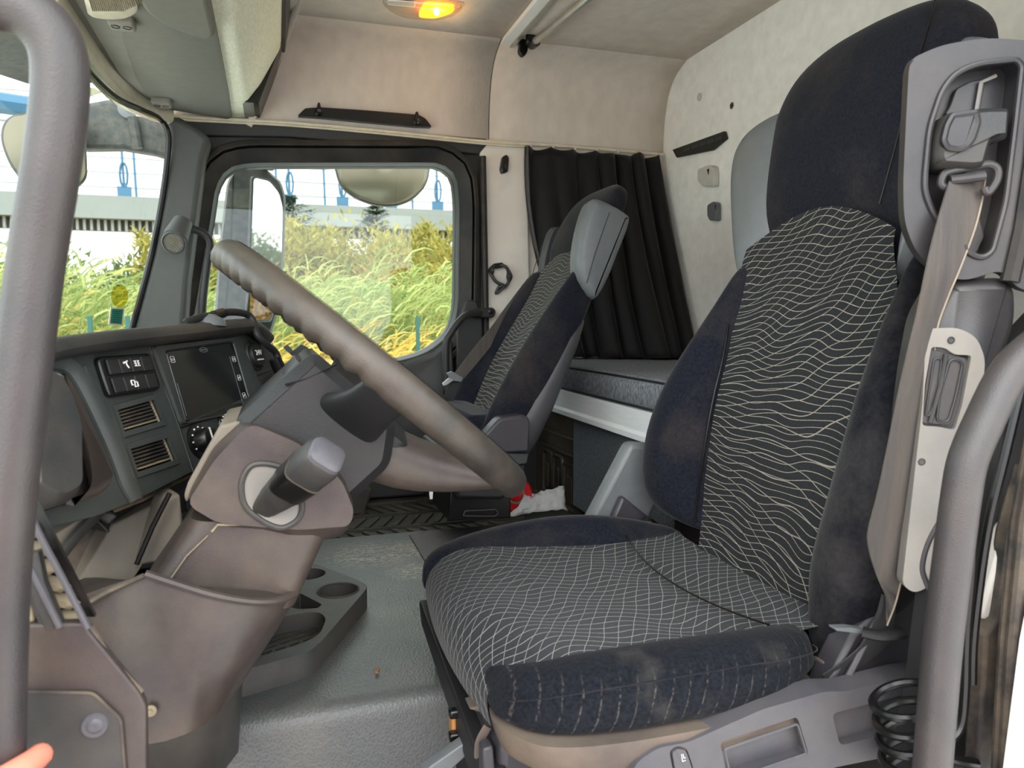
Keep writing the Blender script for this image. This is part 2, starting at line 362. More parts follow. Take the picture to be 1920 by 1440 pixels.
    def build(s, name, mat, parent=None, bevel=0, seg=2, sub=0, solid=0, smooth=True, angle=35, kind=None, weld=True, label=None, normals=True):
        me = bpy.data.meshes.new(name); me.from_pydata(s.v, [], s.f)
        if s.uv:
            l = me.uv_layers.new(name='UVMap')
            for lp in me.loops: l.data[lp.index].uv = s.uv.get(lp.vertex_index, (0, 0))
        if weld or normals:
            bm = bmesh.new(); bm.from_mesh(me)
            if weld: bmesh.ops.remove_doubles(bm, verts=bm.verts, dist=1e-5)
            if normals: bmesh.ops.recalc_face_normals(bm, faces=bm.faces)
            bm.to_mesh(me); bm.free()
        me.materials.append(mat)
        if smooth:
            me.polygons.foreach_set('use_smooth', [True] * len(me.polygons))
            if not sub: me.set_sharp_from_angle(angle=math.radians(angle))
        o = bpy.data.objects.new(name, me); COL.objects.link(o)
        if parent: put(o, parent)
        if solid: m = o.modifiers.new('t', 'SOLIDIFY'); m.thickness = solid; m.offset = 0
        if bevel:
            m = o.modifiers.new('b', 'BEVEL'); m.width = bevel; m.segments = seg; m.limit_method = 'ANGLE'; m.angle_limit = math.radians(32); m.use_clamp_overlap = True
        if sub: m = o.modifiers.new('s', 'SUBSURF'); m.levels = m.render_levels = sub
        if kind: o['kind'] = kind
        if label: o['label'] = label
        return o
def put(o, parent):
    o.parent = parent
    p = parent; off = Vector((0, 0, 0)); R = Matrix.Identity(4)
    o.matrix_parent_inverse = WM[parent.name].inverted() if parent.name in WM else Matrix.Identity(4)
    WM[o.name] = Matrix.Identity(4)
WM = {}
def thing(name, label, cat, loc, group=None):
    o = bpy.data.objects.new(name, None); COL.objects.link(o); o.location = loc; o.empty_display_size = .05
    WM[o.name] = Matrix.Translation(Vector(loc)); o['label'] = label; o['category'] = cat
    if group: o['group'] = group
    return o
def part(name, parent, loc, label=None):
    o = bpy.data.objects.new(name, None); COL.objects.link(o); o.empty_display_size = .03; o.location = loc
    o.parent = parent; o.matrix_parent_inverse = WM[parent.name].inverted(); WM[o.name] = Matrix.Translation(Vector(loc))
    if label: o['label'] = label
    return o
def tag(o, label, cat, group=None, kind=None):
    o['label'] = label; o['category'] = cat
    if group: o['group'] = group
    if kind: o['kind'] = kind
    return o
def struct(name, mb, mat, label=None, **k): return mb.build(name, mat, kind='structure', label=label, **k)
def text(name, body, fr, a, b, size, mat, parent, c=.0006, depth=.0004, align='CENTER'):
    cu = bpy.data.curves.new(name, 'FONT'); cu.body = body; cu.size = size; cu.align_x = align; cu.align_y = 'CENTER'; cu.extrude = depth; cu.resolution_u = 3
    t = bpy.data.objects.new(name, cu); COL.objects.link(t); bpy.context.view_layer.update()
    me = bpy.data.meshes.new_from_object(t); bpy.data.objects.remove(t)
    up = -fr.v if fr.v.z < 0 else fr.v
    side = up.cross(fr.n)
    R = Matrix((side, up, fr.n)).transposed()
    for v in me.vertices: v.co = fr.P(a, b, c) + R @ v.co
    me.materials.append(mat); o = bpy.data.objects.new(name, me); COL.objects.link(o); put(o, parent); return o
def ribbon(mb, left, right, th=.0018):
    """a strap between two edge lines"""
    n = len(left); N = [((right[i] - left[i]).cross(left[min(i + 1, n - 1)] - left[max(i - 1, 0)])).normalized() * th for i in range(n)]
    rings = [[left[i], right[i], right[i] + N[i], left[i] + N[i]] for i in range(n)]
    return mb.loft(rings)
def ringframe(mb, inner, outer, yi, yo, depth):
    """a frame of changing section around a window in the xz plane: inner edge at y=yi, outer edge at y=yo"""
    n = len(inner); R = []
    for i in range(n):
        a, b = inner[i], outer[i]
        R.append([V(a[0], yi, a[1]), V(a[0], yi + depth, a[1]), V(b[0], yo + depth, b[1]), V(b[0], yo, b[1])])
    return mb.loft(R, closed=True)
def offs(poly, d):
    """offset a 2-D polygon outwards"""
    P = [Vector(p) for p in poly]; n = len(P); A = sum(P[i].x * P[(i + 1) % n].y - P[(i + 1) % n].x * P[i].y for i in range(n)); sg = 1 if A > 0 else -1
    out = []
    for i in range(n):
        t = (P[(i + 1) % n] - P[i - 1])
        if t.length < 1e-7: t = P[(i + 1) % n] - P[i]
        t.normalize(); out.append((P[i].x + t.y * d * sg, P[i].y - t.x * d * sg))
    return out

def even(poly, n):
    """points at even steps along a closed 2-D outline"""
    P = [Vector(p[:2]) for p in poly]; L = [0.]
    for i in range(len(P)): L.append(L[-1] + (P[(i + 1) % len(P)] - P[i]).length)
    out = []; k = 0
    for i in range(n):
        d = L[-1] * i / n
        while L[k + 1] < d: k += 1
        s = (d - L[k]) / max(1e-9, L[k + 1] - L[k]); q = P[k].lerp(P[(k + 1) % len(P)], s); out.append((q.x, q.y))
    return out

# ================================================================ THE CAB SHELL
# floor with the raised passenger foot board, engine tunnel
b = MB(); b.prism([(-.55, .45, -.06), (-.55, .45, 0), (-.55, 2.02, 0), (-.55, 2.02, .16), (-.55, 2.66, .16), (-.55, 2.66, -.06)], (2.0, 0, 0))
struct('floor', b, m_mat)
def yz(prof, x0, x1, n=None):
    b = MB(); return b.prism([(x0, y, z) for y, z in prof], (x1 - x0, 0, 0))
prof = rpoly([(1.085, 0, .001), (1.10, .22, .03), (1.99, .22, .02), (2.03, .0, .001)], .03, 6)
struct('floor_tunnel', yz(prof, -.5, 1.30), m_tunnel, angle=60)
P_ = Fr((0, 0, .2205), (1, 0, 0), (0, 1, 0))
b = MB(); b.fprism(P_, rpoly(rect(.32, 1.22, 1.25, 1.955), .03), 0, .004); struct('floor_tunnel_cover', b, m_tunnelb, bevel=.0015)
# rear wall
b = MB(); b.prism([(1.42, y, z) for y, z in rpoly([(.45, -.05), (2.68, -.05), (2.68, 1.745), (.45, 1.745)], .01)], (.05, 0, 0)); struct('wall_rear', b, m_rear)
# headliner: ceiling and the passenger side above the rail, front and rear pieces with a seam
cprof = [(.50, 1.44), (.50, 1.56), (.53, 1.64), (.60, 1.70), (.72, 1.722), (2.36, 1.722), (2.45, 1.715), (2.52, 1.69), (2.57, 1.64), (2.597, 1.57), (2.608, 1.50), (2.612, 1.42)]
cprof = [(p.y, p.z) for p in smooth([(0, y, z) for y, z in cprof], 4)]
kc = len(cprof) - 1
def liner(x0, x1):
    b = MB(); nx = 6
    b.grid([[V(x0 + (x1 - x0) * i / nx, y, z) for y, z in cprof[:kc + 1]] for i in range(nx + 1)]); return b
struct('ceiling', liner(-.40, .729), m_ceil, solid=.012)
struct('ceiling_rear', liner(.733, 1.43), m_ceil, solid=.012)
b = MB(); b.tube([V(.731, y, z) + V(0, .004, .004) for y, z in cprof], .006, 8); struct('trim_1', b, m_seal)
# fabric on the passenger side above the door (same liner fabric, warmer)
def sidecloth(x0, x1):
    pts = cprof[kc:]; b = MB()
    b.grid([[V(x0 + (x1 - x0) * i / 4, y, z) for y, z in pts] for i in range(5)]); return b
# rail strip under the side cloth and along the windscreen header
rail = smooth([W(108, 0, Z=1.43), W(150, 65, Z=1.425), W(200, 128, Z=1.42), W(258, 186, Z=1.42), W(322, 216, Y=2.575), W(430, 224, Y=2.585), W(540, 230, Y=2.588), W(720, 246, Y=2.588), W(918, 266, Y=2.588)] + [V(1.0, 2.59, 1.418), V(1.415, 2.59, 1.414)], 6)
b = MB(); b.tube(rail, .0055, 8); struct('trim_2', b, m_beigep)
b = MB(); b.tube([p + V(-.002, -.002, -.0095) for p in rail[:52]], .0035, 8); struct('trim_3', b, m_beigep)
# beige header strip over the windscreen, with the black edge of the screen under it
hd = smooth([W(92, 0, Z=1.40), W(140, 72, Z=1.398), W(190, 140, Z=1.395), W(240, 190, Z=1.393), W(285, 212, Z=1.392), W(318, 219, Z=1.40)], 6)
b = MB(); b.tube(hd, .022, 10, flat=.7); struct('trim_4', b, m_beigep)
b = MB(); b.prism([(x, y, 1.438) for x, y in [(p.x - .02, p.y) for p in hd] + [(-.08, 2.56), (-.08, 1.4), (-.40, 1.4)]], (0, 0, .012)); struct('ceiling_header', b, m_visor2)
b = MB(); b.loft([[p + V(-.03, 0, -.012) for p in hd] + [p + V(-.03, 0, .045) for p in reversed(hd)], [p + V(.012, 0, .0) for p in hd] + [p + V(.012, 0, .045) for p in reversed(hd)]]); struct('trim_10', b, m_beigep)
# windscreen: glass sheet, black bonded edge
top = [V(-.33, .40, 1.36), V(-.375, 1.0, 1.385), V(-.39, 1.6, 1.385), V(-.385, 2.0, 1.375), V(-.37, 2.28, 1.365), V(-.335, 2.46, 1.36), V(-.28, 2.52, 1.35)]
bot = [V(-.48, .40, .70), V(-.56, 1.0, .70), V(-.585, 1.6, .70), V(-.575, 2.0, .70), V(-.545, 2.28, .70), V(-.47, 2.46, .70), V(-.40, 2.53, .70)]
ts, bs = smooth(top, 5), smooth(bot, 5)
b = MB(); b.grid([[t.lerp(q, k / 6) + V(-.012 * math.sin(math.pi * k / 6), 0, 0) for t, q in zip(ts, bs)] for k in range(7)])
struct('window_1', b, m_wglass)
edge = [W(96, 30, Z=1.365), W(160, 128, Z=1.362), W(215, 182, Z=1.36), W(262, 205, Z=1.36), W(298, 222, Y=2.46), W(314, 246, Y=2.48), W(315, 285, Y=2.49), W(304, 370, Y=2.5), W(285, 470, Y=2.5), W(262, 560, Y=2.5), W(240, 640, Y=2.5)]
b = MB(); b.tube(smooth(edge, 6), .0085, 8); struct('window_1_seal', b, m_black)
# grey screen pillar on the passenger side
A = Fr((0, 2.5, 0), (1, 0, 0), (0, 0, 1))
pil = [(300, 216), (335, 218), (368, 236), (396, 258), (383, 300), (368, 420), (354, 530), (345, 650), (238, 650), (262, 560), (285, 470), (304, 370), (315, 285), (312, 240)]
b = MB(); b.fprism(A, A.pxs(pil), -.11, 0.0); struct('trim_5', b, m_apil, bevel=.02, seg=4)
# passenger wall with the door window opening
DW = Fr((0, 2.615, 0), (1, 0, 0), (0, 0, 1))
win = [(-.285, .60), (.40, .655), (.505, .685), (.585, .755), (.606, .84), (.612, 1.20), (.602, 1.295), (.55, 1.325), (-.07, 1.287), (-.135, 1.27), (-.168, 1.215), (-.188, 1.10)]
wr = even(rpoly(win, .07, 6), 90)
b = MB(); b.plate(DW, [(-.42, .08), (.716, .08), (.716, 1.425), (-.26, 1.425), (-.29, 1.2), (-.40, .72)], [wr], .05, [.05], floors=False)
struct('wall_passenger', b, m_doordark)
w1, w2, w3, w4 = offs(wr, .008), offs(wr, .05), offs(wr, .058), offs(wr, .078)
b = MB(); ringframe(b, wr, w1, 2.612, 2.592, .02); struct('window_2_frame', b, m_doorgrey, angle=50)
b = MB(); ringframe(b, w1, w2, 2.594, 2.572, .03); struct('window_2_inner_frame', b, m_rubber, angle=50)
b = MB(); ringframe(b, w3, w4, 2.566, 2.572, .045)
struct('window_2_seal', b, m_rubber, bevel=.004)
b = MB(); b.fprism(DW, offs(wr, .01), -.03, -.026); struct('window_2', b, m_glass)
b = MB(); b.fprism(DW, [(-.30, 1.365), (.05, 1.385), (.69, 1.37), (.725, 1.41), (.72, 1.425), (-.30, 1.43)], .0, .022); struct('trim_6', b, m_doordark, bevel=.004)
# door trim below the window
b = MB(); b.loft([[V(x, y, z) for y, z in ((2.60, zt), (2.565, zt - .03), (2.535, min(.56, zt - .08)), (2.545, .40), (2.54, .18), (2.61, .18))] for x, zt in ((-.30, .585), (.0, .612), (.3, .642), (.42, .655), (.52, .688), (.585, .74))])
struct('door_1', b, m_doorgrey, bevel=.008)
b = MB(); b.fprism(DW, rpoly([(.59, .12), (.70, .12), (.695, .80), (.672, .86), (.635, .86), (.60, .76)], .015), .0, .05); struct('door_1_edge', b, m_doordark, bevel=.006)
b = MB(); b.tube([V(.712, 2.585, .10), V(.712, 2.585, .75), V(.706, 2.575, 1.0), V(.700, 2.575, 1.36)], .012, 8); struct('door_1_seal', b, m_rubber)
# lined pillar behind the door and the side wall behind the curtain
b = MB(); b.fprism(DW, [(.70, .08), (.905, .08), (.885, .8), (.87, 1.425), (.69, 1.425), (.705, 1.3)], .0, .018); struct('wall_passenger_pillar', b, m_pillar, bevel=.005)
b = MB(); b.box((1.15, 2.635, .75), (.62, .04, 1.4)); struct('wall_passenger_rear', b, m_pillar)
b = MB(); b.fprism(DW, [(.69, .1), (1.42, .1), (1.42, .56), (.69, .56)], -.01, .028); struct('trim_11', b, m_doordark, bevel=.006)
# driver's side behind the opening (mostly outside the picture)
b = MB(); b.box((1.13, .515, .85), (.60, .05, 1.2)); struct('wall_driver', b, m_doordark)
b = MB(); b.box((.5, .52, -.03), (1.9, .10, .06)); struct('trim_7', b, m_doordark)
# dash cross wall (front bulkhead below the windscreen)
b = MB(); b.box((-.635, 1.56, .35), (.04, 2.14, .74)); struct('wall_front', b, m_dashd)
b = MB(); b.box((-.53, 2.645, .35), (.25, .03, .72)); struct('wall_passenger_front', b, m_doordark)

# ================================================================ DASHBOARD
lh = Vector((.45, .89, 0)).normalized(); nh = Vector((.89, -.45, 0))
DF = Fr(W(375, 720, Y=1.15), lh, nh * .3 + V(0, 0, -1))
dash = thing('dashboard', 'wide dark grey truck dashboard with vents, switches and screen under the windscreen', 'dashboard', (-.3, 1.5, .3))
# main face with openings
outer = DF.pxs([(60, 655), (100, 652), (280, 640), (450, 618), (484, 624), (505, 650), (530, 690), (545, 760), (430, 850), (360, 884), (258, 936), (185, 966), (100, 985), (40, 985)])
outer = rpoly(outer, .012, 3)
swb = rect(-.193, -.1, -.045, -.005); v1 = DF.pxs([(217, 770), (286, 750), (303, 789), (230, 810)]); v2 = DF.pxs([(241, 843), (311, 822), (328, 862), (255, 886)])
scr = DF.pxs([(306, 661), (433, 643), (468, 766), (344, 792)]); v3 = DF.pxs([(476, 728), (516, 697), (532, 722), (484, 752)])
b = MB(); b.plate(DF, outer, [v1, v2, v3], .05, [.03, .03, .03]); b.build('face_panel', m_dash, dash, angle=25)
b = MB(); b.loft([[V(x, .86, z) for x, z in ((-.60, .735), (-.31, .735), (-.27, .68), (-.29, .62), (-.60, .60))], [V(x, 1.37, z) for x, z in ((-.60, .735), (-.09, .735), (-.05, .64), (-.08, .56), (-.60, .52))], [V(x, 2.02, z) for x, z in ((-.60, .735), (-.08, .735), (-.08, .62), (-.10, .45), (-.60, .42))]]); b.build('dash_body', m_dashd, dash)
# overhanging top lip
lipc = [DF.px(x, y) for x, y in ((55, 668), (110, 656), (200, 643), (330, 629), (430, 617), (462, 618), (488, 640))]
lp = smooth([DF.P(a, q, .012) for a, q in lipc], 5)
b = MB(); b.tube(lp, .0125, 12, flat=1.25); b.build('top_lip', m_dashd, dash)
tb = [p + V(0, 0, .008) for p in lp]
b = MB(); b.grid([[p.lerp(V(-.56, 1.0 + .045 * i, .735), k / 4) for i, p in enumerate(tb)] for k in range(5)]); b.build('top_cover', m_dashd, dash, solid=.008)
b = MB(); b.prism([V(-.12, 2.0, .74), V(.0, 1.75, .74), V(-.02, 2.55, .74), V(-.35, 2.55, .74), V(-.5, 1.6, .74)], (0, 0, -.34)); b.build('passenger_side_cover', m_dashd, dash, bevel=.02)
# seams between panels
def line(name, pts, w=.0012, mat=None, par=None, c=.0004):
    b = MB(); b.tube([DF.P(*DF.px(x, y), c) for x, y in pts], w, 6); return b.build(name, mat or m_black, par or dash)
line('seam', [(279, 648), (336, 803), (362, 884)]); line('seam', [(336, 803), (440, 772), (520, 735)]); line('seam', [(440, 640), (497, 735), (500, 752)]); line('seam', [(462, 712), (515, 690)])
# switch block
sw = part('switch_block', dash, DF.P(-.145, -.025), 'black two-row switch block with white symbols on the dash face')
b = MB(); b.fprism(DF, rpoly(rect(-.196, -.098, -.049, .0), .008), .0005, .008); b.build('housing', m_black, sw, bevel=.002)
for r in range(2):
    for k in range(4):
        a0 = -.187 + k * .0205; q0 = -.044 + r * .0225
        b = MB(); b.fbox(DF, a0, a0 + .0195, q0, q0 + .0185, .008, .0105 + .001 * (r == 0)); b.build('switch', m_blackm, sw, bevel=.001)
def sym(lines, a, q, s, par, c=.0125, w=.0009):
    b = MB()
    for L in lines: b.tube([DF.P(a + x * s, q - y * s, c) for x, y in L], w, 5)
    return b.build('symbol', m_mark, par)
sym([[(-.5, .3), (.1, .4), (.5, .5)], [(.1, .4), (.1, -.1), (.4, -.6)], [(-.5, .15), (-.2, .3)]], -.157, -.036, .008, sw)
sym([[(-.3, -.5), (-.3, .5), (.3, .5), (.3, -.5), (-.3, -.5)], [(-.7, .5), (-.5, .3)], [(.7, .5), (.5, .3)], [(-.7, 0), (-.5, 0)], [(.7, 0), (.5, 0)], [(-.7, -.5), (-.5, -.3)], [(.7, -.5), (.5, -.3)]], -.137, -.036, .007, sw, w=.0006)
sym([[(-.6, .4), (.1, .4), (.1, -.3), (-.6, -.3), (-.6, .4)], [(.2, .1), (.7, .1), (.7, -.6), (0, -.6), (0, -.4)]], -.153, -.012, .008, sw)
# round blank button
MB().lathe(DF.P(-.209, .002, -.002), DF.n, [(.0085, 0), (.0085, .003), (.0075, .0045), (.006, .005), (.0055, .004), (0, .004)], 20).build('blank_button', m_dashd, dash, angle=50)
# air vents with slats
for nm, q, lab in (('air_vent', v1, 'upper rectangular dash air vent with dusty slats'), ('air_vent', v2, 'lower rectangular dash air vent with dusty slats')):
    c = sum((DF.P(a[0], a[1]) for a in q), V(0, 0, 0)) / 4
    t = part(nm, dash, c, lab)
    fr = offs(q, .008); b = MB()
    b.loft([[DF.P(p[0], p[1], .0005) for p in fr], [DF.P(p[0], p[1], .003) for p in offs(q, .007)], [DF.P(p[0], p[1], .003) for p in q], [DF.P(p[0], p[1], -.004) for p in q]], caps=False); b.build('frame', m_dash, t, angle=30)
    A_, B_, C_, D_ = [Vector(p[:2]) for p in q]
    for k in range(6):
        s = (k + .6) / 6.4
        l, r = A_.lerp(D_, s), B_.lerp(C_, s); b = MB()
        for z0 in (0,):
            pts = [DF.P(l.x, l.y, -.002), DF.P(r.x, r.y, -.002), DF.P(r.x, r.y - .004, -.016), DF.P(l.x, l.y - .004, -.016)]
            b.prism(pts, DF.v * .0012)
        b.build('slat', m_seal if k < 5 else m_lump, t)
    for s in (.02, .98):
        l, r = A_.lerp(B_, s), D_.lerp(C_, s); b = MB(); b.tube([DF.P(l.x, l.y, -.003), DF.P(r.x, r.y, -.003)], .0016, 6); b.build('dusty_edge', m_lump, t)
    # vane behind
    l, r = A_.lerp(B_, .4), D_.lerp(C_, .45); b = MB(); b.tube([DF.P(l.x, l.y, -.012), DF.P(r.x, r.y, -.012)], .002, 6); b.build('vane', m_black, t)
t = part('air_vent', dash, DF.P(*DF.px(500, 722)), 'slanted vent with square grid below the round socket cover')
A_, B_, C_, D_ = [Vector(p[:2]) for p in v3]
for k in range(1, 4):
    l, r = A_.lerp(D_, k / 4), B_.lerp(C_, k / 4); b = MB(); b.tube([DF.P(l.x, l.y, .001), DF.P(r.x, r.y, .001)], .0024, 6); b.build('slat', m_seal, t)
for k in range(1, 5):
    l, r = A_.lerp(B_, k / 5), D_.lerp(C_, k / 5); b = MB(); b.tube([DF.P(l.x, l.y, -.004), DF.P(r.x, r.y, -.004)], .0018, 6); b.build('vane', m_blackm, t)
b = MB(); b.tube([DF.P(p[0], p[1], .001) for p in rpoly(v3, .004)], .003, 6, closed=True); b.build('frame', m_dashd, t)
# touch screen radio in its sloping bezel
bz = DF.pxs([(281, 648), (441, 630), (492, 735), (337, 800)])
ra = part('screen_radio', dash, DF.P(.02, 0), 'black touch screen radio with touch symbols in a sloping bezel')
b = MB(); b.loft([[DF.P(p[0], p[1], .0) for p in rpoly(bz, .008)], [DF.P(p[0], p[1], .005) for p in rpoly(offs(bz, -.003), .008)], [DF.P(p[0], p[1], .004) for p in rpoly(offs(scr, .003), .008)], [DF.P(p[0], p[1], -.0) for p in rpoly(scr, .008)]], caps=False); b.build('bezel', m_dash, ra, angle=30)
b = MB(); b.fprism(DF, rpoly(scr, .003), -.002, .0045); b.build('screen', m_screen, ra, bevel=.001)
S = [Vector(p[:2]) for p in scr]
def sp(s, t): return S[0].lerp(S[1], s).lerp(S[3].lerp(S[2], s), t)
b = MB(); b.tube([DF.P(*sp(.865, .2), .0048), DF.P(*sp(.865, .93), .0048)], .0005, 4); b.tube([DF.P(*sp(.99, .02), .0048), DF.P(*sp(.99, .98), .0048)], .0012, 5); b.build('edge_line', m_leath, ra)
b = MB(); b.tube([DF.P(*sp(.02, .45), .0048), DF.P(*sp(.02, .92), .0048)], .0005, 4); b.build('edge_line', m_leath, ra)
for s, t_, k in ((.925, .25, 0), (.925, .53, 1), (.925, .80, 2), (.05, .12, 3)):
    q = sp(s, t_); b = MB(); r_ = .0042
    b.tube([DF.P(q.x + x * r_, q.y + y * r_, .0048) for x, y in rpoly(rect(-1, 1, -1, 1), .4, 3)], .0003, 4, closed=True)
    if k == 0: b.tube([DF.P(q.x + x * .0022, q.y + y * .0022, .0048) for x, y in circ((0, 0), 1, 8)], .0003, 4, closed=True)
    elif k == 3: b.tube([DF.P(q.x + x * .0018, q.y + y * .0018, .0048) for x, y in circ((0, 0), 1, 8)[:7]], .0003, 4)
    else: b.tube([DF.P(q.x + x * .0022, q.y + y * .0022, .0048) for x, y in ((-1, 1), (-.3, -.6), (.3, .6), (1, -1))], .0003, 4)
    b.build('touch_symbol', m_mark, ra)
q = sp(.5, .05); b = MB(); b.tube([DF.P(q.x + x * .010, q.y + y * .0035, .0048) for x, y in circ((0, 0), 1, 16)], .0006, 5, closed=True); b.tube([DF.P(q.x - .007, q.y, .0048), DF.P(q.x + .007, q.y, .0048)], .0012, 5); b.build('badge', m_leath, ra)
# 24 V socket cover
q = DF.px(475, 668); so = part('socket_cover', dash, DF.P(*q), 'round black 24V socket cap on the dash beside the screen')
b = MB(); b.lathe(DF.P(*q, -.004), DF.n, [(.0255, 0), (.0255, .006), (.023, .009), (.0215, .006), (0, .005)], 28); b.build('ring', m_dashd, so, angle=50)
b = MB(); b.lathe(DF.P(*q, 0), DF.n, [(.0198, 0), (.0198, .008), (.0185, .0105), (0, .011)], 28); b.build('cap', m_blackm, so, angle=50)
text('lettering', '24V', DF, q[0], q[1] - .003, .0125, m_mark, so, .0114)
b = MB(); b.fbox(DF, q[0] - .010, q[0] + .010, q[1] + .0075, q[1] + .0095, .0105, .0116); b.build('small_print', m_mark, so)
# rotary knobs
for (x, y, R, lab) in ((372, 828, .0245, 'large black rotary heater knob with white dial marks'), (421, 796, .0165, 'small black rotary knob half hidden behind the column')):
    q = DF.px(x, y); k = part('rotary_knob', dash, DF.P(*q), lab)
    b = MB(); b.lathe(DF.P(*q, -.001), DF.n, [(R, 0), (R, .004), (R * .9, .0055), (0, .0055)], 28); b.build('dial_ring', m_black, k, angle=50)
    b = MB(); b.lathe(DF.P(*q, .004), DF.n, [(R * .68, 0), (R * .62, .016), (R * .55, .018), (0, .018)], 28); b.build('knob', m_black, k, angle=50)
    b = MB(); b.fbox(DF, q[0] - .0012, q[0] + .0012, q[1] - R * .6, q[1] + .002, .0215, .0228); b.build('pointer', m_mark, k)
    for j in range(9):
        a = math.pi * (.85 + .165 * j); b = MB(); b.fbox(DF, q[0] + math.cos(a) * R * .8 - .001, q[0] + math.cos(a) * R * .8 + .001, q[1] + math.sin(a) * R * .8 - .001, q[1] + math.sin(a) * R * .8 + .001, .005, .0062); b.build('dial_mark', m_mark, k)
# instrument hood with its strip
ih = part('instrument_hood', dash, DF.P(-.27, .03), 'dark glossy hood of the instrument cluster with curved side strip')
hp = [(40, 690), (85, 688), (108, 700), (128, 735), (150, 800), (150, 850), (151, 920), (128, 942), (100, 952), (70, 938), (40, 920)]
b = MB(); pts = rpoly(DF.pxs(hp, .05), .02, 4); b.loft([[DF.P(x, y, 0) for x, y in pts], [DF.P(x, y, .05) for x, y in pts], [DF.P(x, y, .062) for x, y in offs(pts, -.010)]]); b.build('hood', m_colu, ih, angle=50)
hs = [(95, 695), (118, 706), (140, 738), (198, 872), (206, 890), (203, 908), (185, 928), (150, 940), (110, 953), (130, 930), (150, 910), (146, 860), (118, 770)]
b = MB(); pts = rpoly(DF.pxs(hs, .03), .012, 4); b.loft([[DF.P(x, y, 0) for x, y in pts], [DF.P(x, y, .033) for x, y in pts], [DF.P(x, y, .040) for x, y in offs(pts, -.006)]]); b.build('side_strip', m_colm, ih, angle=50)
b = MB(); b.tube([DF.P(*DF.px(x, y, .064), .064) for x, y in ((64, 915), (67, 908), (69, 903))], .0009, 5); b.build('pointer_mark', m_mark, ih)
b = MB(); b.tube(smooth([DF.P(*DF.px(x, y), .004) for x, y in ((85, 678), (118, 684), (150, 720), (205, 835), (232, 905), (250, 935))], 6), .010, 10, flat=.5); b.build('recess_rim', m_dash, dash)
b = MB(); b.tube(smooth([DF.P(*DF.px(x, y), .002) for x, y in ((150, 690), (185, 760), (225, 850), (250, 915), (258, 936))], 6), .005, 8, flat=.5); b.build('recess_crease', m_dashd, dash)
# panels under the dash
b = MB(); b.prism([W(180, 975, Y=1.0), W(262, 938, Y=1.05), W(362, 888, Y=1.15), W(370, 905, Y=1.15), W(268, 962, Y=1.06), W(205, 1000, Y=1.0)], (-.03, .03, -.0)); b.build('lower_edge', m_dashd, dash, bevel=.002)
b = MB(); b.tube([W(195, 962, Y=1.02) + V(.004, -.004, 0), W(262, 936, Y=1.05) + V(.004, -.004, 0), W(360, 886, Y=1.15) + V(.004, -.004, 0)], .003, 6); b.build('dusty_ledge', m_lump, dash)
fp = thing('footwell_panel', 'dusty beige footwell panels below the dash beside the column', 'panel', (-.25, 1.05, .4))
b = MB(); b.prism([W(130, 1120, Y=1.0), W(212, 985, Y=1.0), W(320, 930, Y=1.05), W(310, 960, Y=1.05), W(280, 1040, Y=1.0), W(240, 1110, Y=1.0)], (-.03, .05, 0)); b.build('main_panel', m_dustp, fp, bevel=.004)
b = MB(); b.prism([W(262, 1060, Y=.99), W(312, 935, Y=.99), W(338, 925, Y=.99), W(345, 990, Y=.99), W(300, 1055, Y=.99)], (-.02, .05, 0)); b.build('side_panel', m_dustp, fp, bevel=.004)
b = MB(); b.tube([W(256, 1058, Y=.97), W(285, 990, Y=.97), W(318, 925, Y=.97)], .003, 6); b.build('gap', m_black, fp)
b = MB(); b.prism([W(90, 1010, Y=.93), W(190, 950, Y=.97), W(188, 958, Y=.97), W(150, 1000, Y=.95), W(105, 1060, Y=.92)], (-.02, .04, 0)); b.build('knee_panel', m_dustp, fp, bevel=.006)
b = MB(); b.tube(smooth([W(102, 1058, Y=.92), W(140, 1008, Y=.94), W(190, 955, Y=.97)], 5), .008, 8, flat=.6); b.build('panel_edge', m_dashd, fp)
b = MB(); b.prism([W(104, 1100, Y=1.02), W(120, 1040, Y=1.02), W(160, 985, Y=1.02), W(212, 975, Y=1.04), W(200, 1010, Y=1.04), W(150, 1090, Y=1.02)], (-.02, .05, 0)); b.build('inner_panel', m_seal, fp, bevel=.004)
b = MB(); b.prism([W(180, 958, Y=.98), W(210, 960, Y=.98), W(222, 968, Y=.98), W(205, 985, Y=.98), W(184, 972, Y=.98)], (-.01, .03, 0)); b.build('bracket', m_colu, fp, bevel=.003)

# ================================================================ STEERING COLUMN AND WHEEL
th = math.radians(40.2); e1 = V(math.cos(th), 0, -math.sin(th)); e2 = V(0, 1, 0); e3 = V(math.sin(th), 0, math.cos(th)); WC = V(.118, .975, .727)
def wp(a, q, n): return WC + e1 * a + e2 * q + e3 * n
wh = thing('steering_wheel', 'large worn grey truck steering wheel with scalloped finger grips', 'steering wheel', WC)
R = .2275; rings = []; N = 228
for i in range(N):
    a = 2 * math.pi * i / N; c_, s_ = math.cos(a), math.sin(a); ring = []
    for k in range(14):
        f = 2 * math.pi * k / 14
        rr = .0185
        ci, cn = math.cos(f), math.sin(f)
        if cn < -.2 and c_ < .0: rr -= .0048 * (.5 + .5 * math.cos(i * 2 * math.pi / 4)) * min(1, (-cn - .2) * 2) * min(1, -c_ * 5)
        ring.append(wp((R + ci * rr * .92) * c_, (R + ci * rr * .92) * s_, cn * rr * 1.08))
    rings.append(ring)
b = MB(); b.loft(rings, closed=True); b.build('rim', m_wheel, wh, angle=180)
b = MB(); b.loft([[wp(R * .995 * math.cos(a) + .0, R * .995 * math.sin(a), .0202) for a in [2 * math.pi * i / 90 for i in range(90)]], [wp((R + .0022) * math.cos(a), (R + .0022) * math.sin(a), .0206) for a in [2 * math.pi * i / 90 for i in range(90)]]], caps=False); b.build('rim_seam', m_seal, wh)
